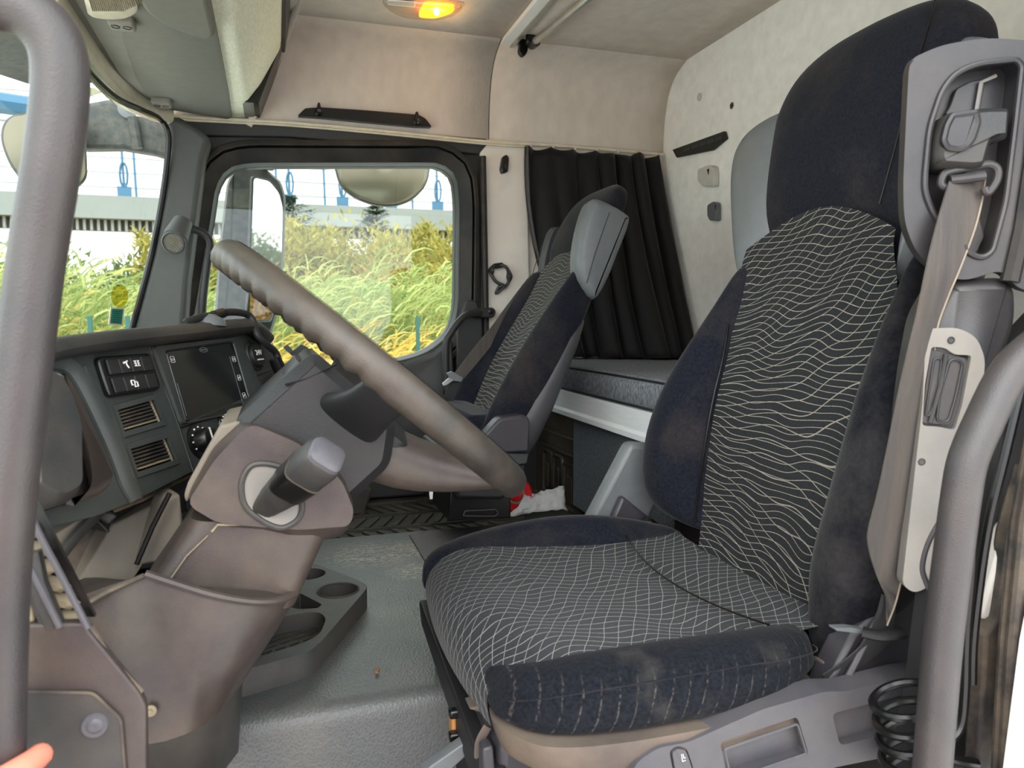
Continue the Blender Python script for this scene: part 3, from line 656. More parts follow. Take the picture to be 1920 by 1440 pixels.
def blade(secs):
    return MB().loft([[wp(*p) for p in rpoly3(s)] for s in secs])
def rpoly3(s):
    (a, q, n, wa, wn, ax) = s; out = []
    for k in range(12):
        f = 2 * math.pi * k / 12; x, y = math.copysign(abs(math.cos(f)) ** .6, math.cos(f)) * wa, math.copysign(abs(math.sin(f)) ** .6, math.sin(f)) * wn
        out.append((a, q + x, n + y) if ax == 'q' else (a + x, q, n + y))
    return out
b = blade([(-.02, 0, -.075, .09, .036, 'q'), (.05, 0, -.080, .085, .040, 'q'), (.105, 0, -.066, .075, .038, 'q'), (.16, 0, -.040, .068, .030, 'q'), (.20, 0, -.012, .066, .020, 'q'), (.225, 0, 0, .06, .014, 'q')]); b.build('lower_spoke', m_colm, wh, sub=1)
for sg in (-1, 1):
    b = blade([(-.005, sg * .03, -.075, .055, .018, 'a'), (-.002, sg * .11, -.058, .040, .014, 'a'), (-.004, sg * .17, -.034, .028, .012, 'a'), (-.006, sg * .21, -.012, .028, .012, 'a'), (-.006, sg * .226, 0, .028, .010, 'a')]); b.build('side_spoke', m_colk, wh, sub=1)
b = MB(); hubp = rpoly([(-.09, -.085), (.085, -.075), (.085, .075), (-.09, .085)], .03, 5)
b.loft([[wp(x, y, -.085) for x, y in offs(hubp, -.012)], [wp(x, y, -.07) for x, y in hubp], [wp(x, y, -.045) for x, y in hubp], [wp(x, y, -.032) for x, y in offs(hubp, -.018)]]); b.build('hub_cover', m_colk, wh, angle=50)
# column
sc = thing('steering_column', 'grey plastic steering column with shroud, boot and large lower cover', 'steering column', W(330, 1240, Y=.95))
# upper housing under the wheel, one even black plastic
up_ = [(-.082, -.024), (.045, -.030), (.072, -.075), (.060, -.150), (-.030, -.165), (-.094, -.150), (-.100, -.135)]
b = MB()
def colp(a, n, q): return wp(a, q, n)
sl = rpoly(up_, .012, 4)
b.loft([[colp(x, y, -.100) for x, y in offs(sl, -.012)], [colp(x, y, -.088) for x, y in sl], [colp(x, y, .088) for x, y in sl], [colp(x, y, .10) for x, y in offs(sl, -.012)]]); b.build('upper_housing', m_colk, sc, angle=40)
b = MB(); b.tube(smooth([W(535, 722, Y=.876), W(580, 708, Y=.876), W(632, 682, Y=.876)], 4), .0015, 5); b.build('seam', m_black, sc)
# stalk shroud
NP = Fr(W(500, 900, Y=.862), (1, 0, 0), (0, 0, 1))
near = NP.pxs([(470, 792), (560, 830), (640, 898), (664, 958), (655, 985), (560, 992), (410, 980), (350, 944), (405, 858)])
far = [(p[0], p[1]) for p in near]
sh = rpoly(near, .012, 4); lo = rpoly(NP.pxs([(456, 790), (560, 825), (645, 890), (668, 955), (650, 1014), (556, 1030), (408, 998), (345, 940), (398, 842)]), .012, 4)
b = MB(); b.loft([[NP.P(x, y, .004) for x, y in sh], [NP.P(x, y, -.02) for x, y in lo], [NP.P(x, y, -.20) for x, y in lo], [NP.P(x, y, -.22) for x, y in offs(lo, -.01)]]); b.build('stalk_shroud', m_colm, sc, angle=40)
b = MB(); b.prism([NP.P(*NP.px(x, y, -.02), -.02) for x, y in ((412, 798), (456, 788), (400, 862), (349, 944), (344, 930), (352, 905))], NP.n * -.16); b.build('shroud_top_facet', m_dustp, sc, bevel=.004)
b = MB(); b.tube([NP.P(*NP.px(x, y, .002), .002) for x, y in ((397, 997), (408, 984), (470, 984), (487, 972))], .0012, 5); b.build('shroud_seam', m_lump, sc)
ro = rpoly(NP.pxs([(470, 870), (500, 868), (545, 880), (568, 950), (560, 975), (530, 992), (500, 982), (455, 950), (452, 900)], .004), .02, 4)
b = MB(); b.tube([NP.P(x, y, .005) for x, y in ro], .0035, 8, closed=True); b.build('opening_rim', m_colu, sc)
b = MB(); b.fprism(NP, offs(ro, -.002), .003, .0055); b.build('opening_boot', m_brack, sc)
# lower boot and skirt of the column
def cring(pts): return [W(x, y, Y=Y) for x, y, Y in pts]
def cyl_ring(pn, pf, ynear, yfar, xl, r=.03, n=6):
    """rounded section: near face from xl to pn, far face back"""
    a, c = pn, pf
    out = []
    return out
def sect(xa, xb, ya, yb, za, zb, r=.03):
    """rounded rectangle in plan; height runs from za at xa to zb at xb"""
    return [V(x, y, za + (zb - za) * (x - xa) / (xb - xa)) for x, y in rpoly(rect(xa, xb, ya, yb), r, 5)]
def ap(px, py, Y=.86): p = W(px, py, Y=Y); return p
p1, p2 = ap(352, 1000), ap(640, 1010); p3, p4 = ap(250, 1130), ap(555, 1150)
b = MB(); b.loft([sect(p1.x, p2.x - .004, .868, 1.06, p1.z + .01, p2.z + .02), sect(p3.x, p4.x, .868, 1.06, p3.z, p4.z)]); b.build('boot', m_colm, sc, angle=50)
b = MB(); b.tube([W(x, y, Y=.866) for x, y in ((390, 1004), (350, 1042), (320, 1085))], .0007, 5); b.build('boot_seam', m_lump, sc)
tp = [(x, y, Y) for x, y, Y in ((130, 1125, .86), (200, 1100, .85), (272, 1076, .83), (330, 1095, .83), (400, 1116, .83), (470, 1128, .835), (520, 1126, .85), (553, 1112, .88), (575, 1085, .96), (560, 1070, 1.04), (400, 1050, 1.06), (150, 1080, 1.04))]
md = [(150, 1240, .86), (190, 1240, .84), (235, 1240, .825), (300, 1240, .82), (370, 1245, .82), (425, 1245, .825), (462, 1235, .84), (492, 1215, .87), (520, 1180, .96), (500, 1180, 1.04), (380, 1170, 1.06), (170, 1190, 1.04)]
bt = [(190, 1370, .86), (225, 1385, .84), (275, 1396, .825), (310, 1390, .82), (345, 1378, .82), (380, 1362, .825), (410, 1338, .84), (432, 1310, .87), (455, 1280, .96), (440, 1290, 1.04), (350, 1300, 1.06), (210, 1330, 1.04)]
b = MB(); b.loft([cring(tp), cring([tuple((m * .5 + t * .5) for m, t in zip(x, y)) for x, y in zip(tp, md)]), cring(md), cring(bt)]); b.build('lower_cover', m_colm, sc, angle=60)
b = MB(); b.tube(smooth(cring(tp[2:8]), 4), .0045, 8); b.build('cover_rim', m_colm, sc)
b = MB(); b.tube([W(130, 1150, Y=.85), W(205, 1108, Y=.84), W(270, 1079, Y=.825)], .0025, 6); b.build('dusty_seam', m_seal, sc)
b = MB(); b.lathe(W(282, 1333, Y=.816), (0, -1, 0), [(.006, -.001), (.006, .001), (.003, .001), (0, -.001)], 14); b.build('screw_hole', m_lump, sc)
b = MB(); b.loft([cring([(x, y - 4, Y) for x, y, Y in bt]), cring([(x - 8, y + 130, Y + .03) for x, y, Y in bt])]); b.build('foot_shroud', m_colu, sc, angle=60)
# gear stalk
gs = part('gear_stalk', sc, NP.P(*NP.px(515, 940)), 'stubby black gear selector stalk with a metal-grey end on the column')
A0, A1 = W(503, 942, Y=.858), W(608, 858, Y=.775); ax = (A1 - A0).normalized(); su = ax.cross(V(0, 1, .2)).normalized(); sv = ax.cross(su)
L = (A1 - A0).length
def sring(h, r, ry, rot=.2):
    return [A0 + ax * h + su * (math.copysign(abs(math.cos(f + rot)) ** .5, math.cos(f + rot)) * r) + sv * (math.copysign(abs(math.sin(f + rot)) ** .5, math.sin(f + rot)) * ry) for f in [2 * math.pi * k / 16 for k in range(16)]]
b = MB(); b.loft([sring(-.012, .012, .012), sring(.0, .014, .014), sring(L * .35, .019, .017), sring(L * .7, .0215, .019), sring(L * .98, .0215, .019), sring(L * 1.03, .019, .017)]); b.build('grip', m_colu, gs, angle=50)
b = MB(); b.loft([sring(L * 1.03, .0192, .0172), sring(L * 1.07, .018, .016), sring(L * 1.09, .014, .012)]); b.build('end_cap', m_side, gs, angle=30)
b = MB(); b.loft([sring(L * .38, .0202, .0182), sring(L * .42, .0208, .0188), sring(L * .66, .0222, .0197), sring(L * .68, .0222, .0197)]); b.build('twist_ring', m_black, gs, angle=50)
b = MB(); b.loft([sring(L * .69, .0226, .0200), sring(L * .70, .0226, .02)]); b.build('ring_edge', m_seal, gs)
for k, (x, y) in enumerate(((493, 936), (519, 938), (512, 950))):
    b = MB(); q = W(x, y, Y=.842); b.lathe(q, (-.4, -1, .2), [(.0028, 0), (.0028, .001), (0, .001)], 10); b.build('mark', m_lump, gs)

# ================================================================ SEATS
def interp(tab, t):
    if t <= tab[0][0]: return tab[0][1]
    for (a, x), (b_, y) in zip(tab, tab[1:]):
        if t <= b_:
            s = (t - a) / (b_ - a); s = s * s * (3 - 2 * s); return x + (y - x) * s
    return tab[-1][1]
def back_panel(fr, w0, w1, far, near, arch, nu=14, nv=30, dome=.012, lum=.018, z=0.):
    """patterned centre of a seat back, arched at its top"""
    P = []; U = []
    for j in range(nv + 1):
        t = j / nv; r = []; q = []
        for i in range(nu + 1):
            s = i / nu
            wt = w1 + arch * (1 - (2 * s - 1) ** 2) - arch
            w = w0 + (wt - w0) * t
            y = interp(near, w) * (1 - s) + interp(far, w) * s
            c = z + dome * -(1 - (2 * s - 1) ** 2) * min(1, max(0, (w1 - w) / .25)) + lum * math.sin(math.pi * min(1, max(0, (w - .0) / .55))) ** 2
            r.append(fr.P(y, w, c)); q.append((y, w))
        P.append(r); U.append(q)
    b = MB(); b.grid(P, U); return b
def bolster(fr, secs):
    """secs: (w, y_inner, y_crest, c_crest, y_outer, c_back)"""
    rings = []
    for w, yi, yc, cc, yo, cb in secs:
        rings.append([fr.P(yi, w, -.012), fr.P(yi + (yc - yi) * .30, w, cc * .45), fr.P(yi + (yc - yi) * .72, w, cc * .94), fr.P(yc + (yo - yc) * .25, w, cc), fr.P(yo - (yo - yc) * .2, w, cc * .8), fr.P(yo, w, cc * .4 - .01), fr.P(yo, w, cb * .6), fr.P(yo - (yo - yc) * .4, w, cb), fr.P(yi, w, cb)])
    return MB().loft(rings)
def sqring(fr, y0, hw, w, c0, c1, e=.55, n=20, fn=lambda y: 0.):
    out = []; cm, ch = (c0 + c1) / 2, (c1 - c0) / 2
    for k in range(n):
        f = 2 * math.pi * k / n; x, y = math.cos(f), math.sin(f)
        yy = y0 + math.copysign(abs(x) ** e, x) * hw
        out.append(fr.P(yy, w + fn(yy), cm + math.copysign(abs(y) ** e, y) * ch))
    return out
# ---- driver's seat
ds = thing('driver_seat', 'black driver seat in line-patterned velour with tall headrest, nearest the open door', 'seat', (.48, 1.01, .02))
SB = Fr((.70, 1.013, .375), (0, 1, 0), (.24, 0, .97))
far = [(-.05, .125), (.0, .125), (.133, .142), (.33, .152), (.55, .20), (.62, .18)]
near = [(-.05, -.22), (.042, -.21), (.149, -.19), (.247, -.19), (.367, -.20), (.46, -.19), (.563, -.155), (.62, -.14)]
back_panel(SB, -.05, .622, far, near, .055).build('back_panel', m_pat, ds, weld=False)
fb = [(.045, .115, .16, .012, .20, -.06), (.06, .118, .22, .052, .262, -.075), (.10, .122, .235, .074, .292, -.08), (.19, .13, .25, .083, .312, -.08), (.30, .14, .235, .075, .288, -.08), (.40, .15, .215, .050, .238, -.08), (.48, .165, .20, .024, .215, -.075), (.545, .175, .195, .004, .205, -.065)]
bolster(SB, fb).build('far_bolster', m_velour, ds, sub=2)
nb = [(w, -yi - .03, -yc - .012, c, -yo - .012, cb) for w, yi, yc, c, yo, cb in fb]
nb = [(-.03, -.175, -.20, .015, -.225, -.06), (.02, -.17, -.22, .04, -.262, -.075)] + nb[1:]
bolster(SB, nb).build('near_bolster', m_velourd, ds, sub=2)
hd_ = [(.42, .165, -.085, -.045), (.50, .168, -.085, -.040), (.575, .176, -.085, -.022), (.63, .185, -.085, .004), (.70, .196, -.09, .012), (.80, .208, -.095, .014), (.86, .210, -.095, .010), (.905, .198, -.09, .002), (.932, .165, -.08, -.012), (.944, .11, -.066, -.026)]
b = MB(); b.loft([sqring(SB, .014, hw, w, c0, c1, .5, 24, lambda y, w=w: (-.16 * (y - .014) ** 2 * 4 if w > .84 else 0)) for w, hw, c0, c1 in hd_])
b.build('headrest', m_velour, ds, sub=2)
b = MB(); b.loft([sqring(SB, .014, .17, -.06, -.13, -.045, .5), sqring(SB, .014, .215, .05, -.15, -.05, .5), sqring(SB, .014, .225, .30, -.15, -.05, .5), sqring(SB, .014, .205, .52, -.14, -.05, .5), sqring(SB, .014, .17, .60, -.13, -.05, .5)]); b.build('back_shell', m_leathd, ds, sub=1)
for sg, k_ in ((1, 1.), (-1, .74)):
    sec = [(.49, .215, -.02), (.53, .245, .0), (.65, .288, .012), (.72, .318, .014), (.775, .332, .012), (.81, .322, .006), (.832, .29, -.006), (.845, .24, -.02)]
    b = MB(); b.loft([[SB.P(sg * y, w, c) for y, c in ((.15, c1 - .01), (.15 + (yo * k_ - .15) * .6, c1), (yo * k_ - .012, c1 - .004), (yo * k_, c1 - .022), (yo * k_ - .006, -.075), (.15, -.085))] for w, yo, c1 in sec]); b.build('headrest_cheek', m_leath, ds, sub=2, label='grey leatherette cheek beside the headrest')
b = MB(); b.tube(smooth([SB.P(-.132, .60, .017), SB.P(-.137, .68, .018), SB.P(-.140, .78, .019), SB.P(-.138, .86, .012), SB.P(-.125, .915, .0)], 5), .0018, 6); b.build('headrest_seam', m_black, ds)
b = MB(); b.loft([sqring(SB, .03, .15, .40, -.17, -.075, .45), sqring(SB, .03, .205, .47, -.175, -.07, .45), sqring(SB, .03, .232, .60, -.175, -.065, .45), sqring(SB, .03, .246, .78, -.175, -.06, .45), sqring(SB, .03, .222, .84, -.17, -.06, .45), sqring(SB, .03, .17, .865, -.16, -.07, .45)]); b.build('headrest_shell', m_leath, ds, sub=1, label='grey leatherette shell behind the headrest')
# seams on the back
b = MB(); b.tube([SB.P(interp(far, w) + .001, w, .012 + .012 * math.sin(math.pi * max(0, w) / .55) ** 2) for w in [.06 + .03 * i for i in range(13)]], .0022, 6); b.build('back_seam', m_black, ds)
# cushion
CY = 1.013
fl = [(-.022, -.075), (-.026, -.05), (-.024, -.03), (-.012, -.010), (.012, .004), (.05, .012), (.11, .012), (.20, .004), (.32, -.002), (.42, .004), (.47, .008)]
fl = [(p.x, p.z) for p in smooth([(a, 0, c) for a, c in fl], 5)]
ln_ = [0.]
for a, c in zip(fl, fl[1:]): ln_.append(ln_[-1] + math.hypot(c[0] - a[0], c[1] - a[1]))
P = []; U = []
for (x, z), l in zip(fl, ln_):
    r = []; q = []
    for i in range(17):
        s = i / 16 * 2 - 1; hw = .226 if x > .02 else .226 - .035 * (.02 - x) / .05
        r.append(V(.24 + x + .012 * s * s * min(1, max(0, (.12 - x) / .1)), CY + s * hw, .39 + z - .010 * (1 - s * s) * min(1, max(0, x / .1)))); q.append((s * hw, l))
    P.append(r); U.append(q)
b = MB(); b.grid(P, U); b.build('cushion_panel', m_patc, ds, weld=False)
b = MB(); b.tube([V(.575 + .03 * abs(s) ** 2, CY + s * .21, .3985 - .009 * (1 - s * s)) for s in [k / 8 - 1 for k in range(17)]], .0016, 6); b.build('cushion_seam', m_black, ds)
b = MB(); b.box((.47, CY, .335), (.46, .41, .06)); b.build('cushion_core', m_velour, ds, bevel=.02, seg=3)
def cbol(sg, secs, mat, nm):
    rings = []
    for x, yi, yc, zt, yo, zb in secs:
        rings.append([V(x, CY + sg * p[0], p[1]) for p in ((yi, .385), (yi + (yc - yi) * .35, .385 + (zt - .385) * .7), (yc - (yc - yi) * .15, zt), (yc + (yo - yc) * .45, zt - .001), (yo - .006, zt - .016), (yo, zt - .038), (yo - .002, zb + .01), (yo - .02, zb), (yi, zb))])
    MB().loft(rings).build(nm, mat, ds, sub=2)
fs_ = [(.222, .19, .20, .378, .215, .345), (.232, .192, .215, .392, .245, .335), (.262, .198, .232, .405, .278, .33), (.34, .205, .242, .422, .296, .33), (.48, .208, .248, .436, .302, .33), (.58, .206, .245, .430, .298, .335), (.67, .20, .235, .412, .280, .34), (.735, .19, .22, .395, .25, .35)]
cbol(1, fs_, m_velour, 'far_cushion_bolster')
ns_ = [(.226, .165, .185, .362, .205, .338), (.238, .175, .21, .385, .245, .332), (.27, .192, .235, .402, .282, .330), (.36, .204, .245, .412, .300, .330), (.50, .206, .247, .414, .302, .333), (.58, .202, .24, .408, .292, .338), (.64, .19, .22, .396, .262, .35), (.665, .185, .20, .385, .225, .36)]
cbol(-1, ns_, m_velourl, 'near_cushion_bolster')
b = MB(); b.tube(smooth([V(x, CY - (yo - .004) - .0012, zt - .016) for x, yi, yc, zt, yo, zb in ns_[1:]], 5), .0009, 6); b.build('bolster_seam', m_velour, ds)
# brown dusty skirt below the cushion
sk = [(.234, -.170), (.226, -.215), (.240, -.255), (.275, -.290), (.36, -.305), (.50, -.305), (.58, -.296), (.63, -.265), (.65, -.235)]
sk = smooth([(x, y, 0) for x, y in sk], 5)
b = MB(); b.loft([[V(p.x, CY + p.y, .335 - .012 * 0) for p in sk] + [V(.6, CY - .15, .335), V(.3, CY - .15, .335)], [V(p.x + .004, CY + p.y - .003, .318) for p in sk] + [V(.6, CY - .15, .31), V(.3, CY - .15, .31)], [V(p.x + .012 * (p.x < .4), CY + p.y + .004, .298 + .02 * max(0, (p.x - .45) / .2)) for p in sk] + [V(.6, CY - .15, .30), V(.3, CY - .15, .298)]]); b.build('cushion_skirt', m_skirt, ds, angle=60)
# pan below, front slide and levers
b = MB(); b.prism([V(.235, y, z) for y, z in ((.80, .30), (1.21, .335), (1.22, .31), (1.20, .22), (.82, .18))], (.40, 0, 0)); b.build('seat_pan', m_sided, ds, bevel=.012)
b = MB(); b.prism([V(.215, 1.215, .325), V(.215, .80, .27), V(.215, .79, .215), V(.215, 1.19, .29)], (.03, .0, 0)); b.build('front_slide', m_blackm, ds, bevel=.004)
b = MB(); b.prism([W(880, 1330, Y=.86), W(918, 1318, Y=.86), W(914, 1350, Y=.86), W(905, 1338, Y=.86)], (0, .03, 0)); b.build('release_tab', m_skirt, ds, bevel=.002)
b = MB(); b.tube(smooth([W(915, 1362, Y=.83), W(900, 1390, Y=.83), W(898, 1420, Y=.83)], 4), .006, 8, flat=.5); b.build('release_strap', m_skirt, ds)
b = MB(); b.prism([W(905, 1405, Y=.80), W(925, 1398, Y=.80), W(930, 1460, Y=.80), W(905, 1460, Y=.80)], (0, .02, 0)); b.build('slide_block', m_sided, ds, bevel=.003)
b = MB(); b.prism([W(790, 1450, Y=.9), W(868, 1395, Y=.9), W(888, 1393, Y=.9), W(892, 1402, Y=.9), W(840, 1450, Y=.9)], (0, .02, 0)); b.build('slide_rail', m_leath, ds, bevel=.002)
b = MB(); b.box((.46, 1.0, .13), (.42, .36, .22)); b.build('suspension_box', m_blackm, ds, bevel=.01)
# side cover with buttons, tray and a dark back bracket
SF = Fr(W(1450, 1360, Y=.702), (1, .0, .19), (0, .06, -1))
op = rpoly(SF.pxs([(1180, 1460), (1195, 1428), (1235, 1402), (1290, 1392), (1380, 1352), (1430, 1330), (1545, 1297), (1590, 1296), (1700, 1268), (1745, 1262), (1760, 1400), (1560, 1440), (1500, 1490), (1180, 1500)]), .008, 3)
trh = rpoly(SF.pxs([(1350, 1392), (1495, 1344), (1512, 1400), (1516, 1415), (1365, 1462)]), .006, 3)
trh2 = rpoly(SF.pxs([(1560, 1338), (1720, 1296), (1722, 1362), (1575, 1398)]), .008, 3)
bth = rpoly(SF.pxs([(1255, 1408), (1270, 1398), (1287, 1402), (1300, 1440), (1304, 1480), (1268, 1480)]), .006, 3)
b = MB(); b.plate(SF, op, [trh, trh2, bth], .03, [.016, .012, .004]); b.build('side_cover', m_side, ds, angle=25)
b = MB(); b.fprism(SF, offs(bth, -.0022), -.002, .002); b.build('seat_button', m_side, ds, bevel=.001)
q = SF.px(1279, 1418); b = MB()
for L_ in ([(-.4, 1), (-.4, -.9), (.6, -.9)], [(.1, .9), (.1, -.2), (.7, -.2)]): b.tube([SF.P(q[0] + x * .004, q[1] - y * .005, .0024) for x, y in L_], .0004, 4)
b.build('button_symbol', m_mark, ds)
b = MB(); b.tube([SF.P(*p, .001) for p in rpoly(SF.pxs([(1357, 1404), (1494, 1356), (1511, 1412), (1370, 1460)]), .004, 3)], .0016, 6, closed=True); b.build('tray_rim', m_side, ds)
b = MB(); b.prism([W(x, y, Y=.74) for x, y in ((1600, 1190), (1650, 1148), (1690, 1100), (1750, 1110), (1765, 1290), (1545, 1310), (1560, 1270))], (0, .04, 0)); b.build('recliner_cover', m_sided, ds, bevel=.006)
b = MB(); b.tube([W(x, y, Y=.732) for x, y in ((1660, 1130), (1636, 1178), (1600, 1250), (1570, 1306))], .004, 8); b.build('cover_ridge', m_side, ds)
b = MB(); b.prism([W(x, y, Y=.76) for x, y in ((1545, 1240), (1572, 1255), (1555, 1290), (1540, 1298))], (0, .02, 0)); b.build('worn_corner', m_skirt, ds, bevel=.002)
# belt buckle side (far): grey upright cover, red buckle
b = MB(); b.prism([W(x, y, Y=1.335) for x, y in ((1182, 830), (1240, 835), (1240, 930), (1215, 985), (1180, 1010), (1140, 1030), (1098, 990))], (0, .04, 0)); b.build('buckle_cover', m_leath, ds, bevel=.012, seg=3)
b = MB(); b.prism([W(x, y, Y=1.31) for x, y in ((1168, 930), (1215, 968), (1240, 1010), (1200, 1015), (1140, 1000), (1152, 965))], (0, .02, 0)); b.build('buckle_cover_inside', m_sided, ds, bevel=.006)
bk = part('belt_buckle', ds, W(1170, 1010, Y=1.29), 'bright red seat belt buckle with slots')
b = MB(); b.prism([W(x, y, Y=1.29) for x, y in ((1140, 999), (1152, 986), (1182, 981), (1188, 990), (1196, 1016), (1170, 1008))], (0, .02, 0)); b.build('housing', m_red, bk, bevel=.002)
for k in range(4):
    b = MB(); x = 1154 + k * 9; b.prism([W(x, 1000 + k, Y=1.288), W(x + 4, 1000 + k, Y=1.288), W(x + 5, 1008 + k, Y=1.288), W(x + 1, 1006 + k, Y=1.288)], (0, .003, 0)); b.build('slot', m_black, bk)
b = MB(); b.prism([W(x, y, Y=1.283) for x, y in ((1170, 1009), (1183, 1003), (1194, 1018), (1190, 1022))], (0, .01, 0)); b.build('torn_press', m_lump, bk, bevel=.001)
b = MB(); b.prism([W(x, y, Y=1.27) for x, y in ((1214, 978), (1226, 972), (1240, 985), (1246, 1030), (1235, 1042), (1206, 1022), (1208, 1000))], (0, .03, 0)); o = b.build('recliner_knob', m_black, ds, bevel=.006)

# ---- passenger seat
ps = thing('passenger_seat', 'black passenger seat with line-patterned back and grey cheeks, beside the far door', 'seat', (.62, 2.02, .16))
PB = Fr((.495, 2.03, .42), (0, 1, 0), (.46, 0, .866))
pfar = [(-.03, .11), (.3, .105), (.5, .12), (.62, .135)]; pnear = [(-.03, -.16), (.25, -.13), (.5, -.165), (.62, -.14)]
back_panel(PB, -.03, .645, pfar, pnear, .05).build('back_panel', m_pat, ps, weld=False)
pb = [(-.03, .11, .16, .02, .20, -.06), (.04, .108, .19, .045, .232, -.07), (.15, .106, .20, .06, .245, -.075), (.30, .106, .20, .056, .242, -.075), (.42, .112, .19, .040, .225, -.075), (.52, .12, .18, .022, .212, -.07), (.60, .13, .178, .008, .205, -.065)]
bolster(PB, pb).build('far_bolster', m_velour, ps, sub=2)
pn = [(w, -yi - .03, -yc - .008, c, -yo, cb) for w, yi, yc, c, yo, cb in pb]
bolster(PB, pn).build('near_bolster', m_velour, ps, sub=2)
b = MB(); b.loft([sqring(PB, -.005, hw, w, c0, c1, .5, 24) for w, hw, c0, c1 in [(.50, .15, -.06, -.04), (.59, .155, -.06, -.022), (.65, .168, -.06, .006), (.70, .175, -.06, .016), (.78, .172, -.06, .014), (.83, .15, -.055, .004), (.855, .11, -.045, -.012), (.865, .06, -.035, -.02)]]); b.build('headrest', m_velour, ps, sub=2)
b = MB(); b.loft([sqring(PB, -.005, .16, -.08, -.085, -.02, .5), sqring(PB, -.005, .242, .03, -.11, .005, .5), sqring(PB, -.005, .25, .20, -.11, -.005, .5), sqring(PB, -.005, .222, .42, -.09, -.03, .5), sqring(PB, -.005, .20, .50, -.08, -.03, .5)]); b.build('back_shell', m_leathd, ps, sub=1)
for sg, nm in ((-1, 'near_cheek'), (1, 'far_cheek')):
    dc = 0 if sg < 0 else -.05
    b = MB(); o_ = [(.515, -.062), (.54, .0), (.60, .038), (.68, .062), (.735, .066), (.752, .04), (.758, -.03), (.74, -.055), (.65, -.066), (.57, -.072)]
    rr = [(p.x, p.z) for p in smooth([(w, 0, c) for w, c in o_], 3, True)]
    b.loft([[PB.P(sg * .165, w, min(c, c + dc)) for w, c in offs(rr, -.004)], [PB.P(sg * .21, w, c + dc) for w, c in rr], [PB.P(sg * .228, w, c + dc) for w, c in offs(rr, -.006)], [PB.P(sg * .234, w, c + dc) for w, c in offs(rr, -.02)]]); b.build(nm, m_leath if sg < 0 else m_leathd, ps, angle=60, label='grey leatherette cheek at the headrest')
    b = MB(); b.tube([PB.P(sg * .236, .54, -.018), PB.P(sg * .236, .62, -.002), PB.P(sg * .234, .73, .012)], .0012, 5); b.build('cheek_seam', m_blackm, ps)
# side cover and pedestal
def yprism(nm, pts, Y, d, mat, par, bev=.006): b = MB(); b.prism([W(x, y, Y=Y) for x, y in pts], (0, d, 0)); return b.build(nm, mat, par, bevel=bev)
yprism('side_cover', [(895, 838), (906, 818), (937, 784), (978, 778), (991, 781), (995, 792), (993, 848), (918, 852), (880, 846)], 1.745, .05, m_sided, ps, .008)
yprism('side_band', [(880, 848), (992, 851), (989, 870), (960, 874), (880, 866)], 1.75, .05, m_doorgrey, ps, .004)
yprism('lower_side', [(850, 862), (988, 872), (981, 900), (968, 922), (940, 938), (856, 936)], 1.75, .42, m_blackm, ps, .01)
yprism('pedestal', [(845, 905), (958, 905), (958, 972), (840, 978)], 1.78, .36, m_black, ps, .004)
b = MB(); b.tube([W(x, y, Y=1.775) for x, y in rpoly([(868, 967), (872, 958), (930, 955), (934, 962), (928, 968)], 2)], .002, 6, closed=True); b.build('pedestal_slot', m_leathd, ps)
b = MB(); b.box((.50, 2.03, .47), (.10, .40, .16)); b.build('folded_cushion', m_velour, ps, bevel=.02, seg=3)
b = MB(); b.prism([W(x, y, Y=1.80) for x, y in ((803, 906), (813, 906), (811, 936), (806, 936))], (0, .001, 0)); o = b.build('white_label', m_paper, ps)
for k in range(3): b = MB(); b.tube([W(851 + k * 2, 805 + k * 8, Y=2.0), W(857 + k * 2, 790 + k * 6, Y=2.0), W(862 + k, 778 + k * 6, Y=2.0)], .004, 6); b.build('belt_fold', m_beltd, ps)

# ================================================================ BELTS, HANDLES, PILLAR TRIM
def belt(nm, L_, R_, par, mat, ys):
    l = smooth([W(p[0], p[1], Y=y) for p, y in zip(L_, ys)], 5); r = smooth([W(p[0], p[1], Y=y + .004) for p, y in zip(R_, ys)], 5)
    b = MB(); ribbon(b, l, r); return b.build(nm, mat, par, angle=80), l, r
# pillar trim with recess next to the driver
TF = Fr(W(1800, 280, Y=.655), (.90, -.36, 0), (0, 0, -1))
bp = thing('belt_pillar_trim', 'dusty grey pillar trim with deep recess holding the driver belt guide', 'pillar trim', TF.P(0, .2))
to = rpoly(TF.pxs([(1704, 128), (1712, 108), (1765, 84), (1850, 70), (1990, 80), (1990, 560), (1905, 540), (1880, 505), (1800, 530), (1745, 500), (1716, 470), (1696, 420), (1693, 350), (1698, 240)]), .02, 5)
rh = rpoly(TF.pxs([(1905, 112), (1830, 120), (1790, 138), (1765, 170), (1742, 240), (1733, 330), (1733, 360), (1750, 405), (1785, 440), (1820, 478), (1842, 484), (1860, 472), (1885, 380), (1902, 240), (1915, 125)]), .012, 4)
b = MB(); b.plate(TF, to, [rh], .014, [.030]); b.build('trim_panel', m_bpil, bp, bevel=.004, seg=2, angle=25)
b = MB(); b.tube([TF.P(*p, .001) for p in rh], .0035, 8, closed=True); b.build('recess_rim', m_bpil, bp)
b = MB(); b.tube([TF.P(*p, .000) for p in TF.pxs([(1893, 528), (1915, 430), (1935, 300), (1950, 120)])], .010, 8); b.build('door_seal', m_rubber, bp)
b = MB(); b.fprism(TF, rpoly(TF.pxs([(1800, 190), (1812, 155), (1840, 140), (1870, 135), (1855, 215), (1790, 205)]), .004), -.029, -.022); b.build('slider_plate', m_bpil, bp, bevel=.002)
b = MB(); b.tube([TF.P(*p, -.018) for p in TF.pxs([(1845, 210), (1856, 145), (1885, 132)])], .0022, 6); b.build('slider_edge', m_brack, bp)
for (x, y) in ((1778, 186), ):
    b = MB(); b.lathe(TF.P(*TF.px(x, y), -.028), TF.n, [(.004, 0), (.003, .002), (0, .002)], 12); b.build('screw', m_skirt, bp)
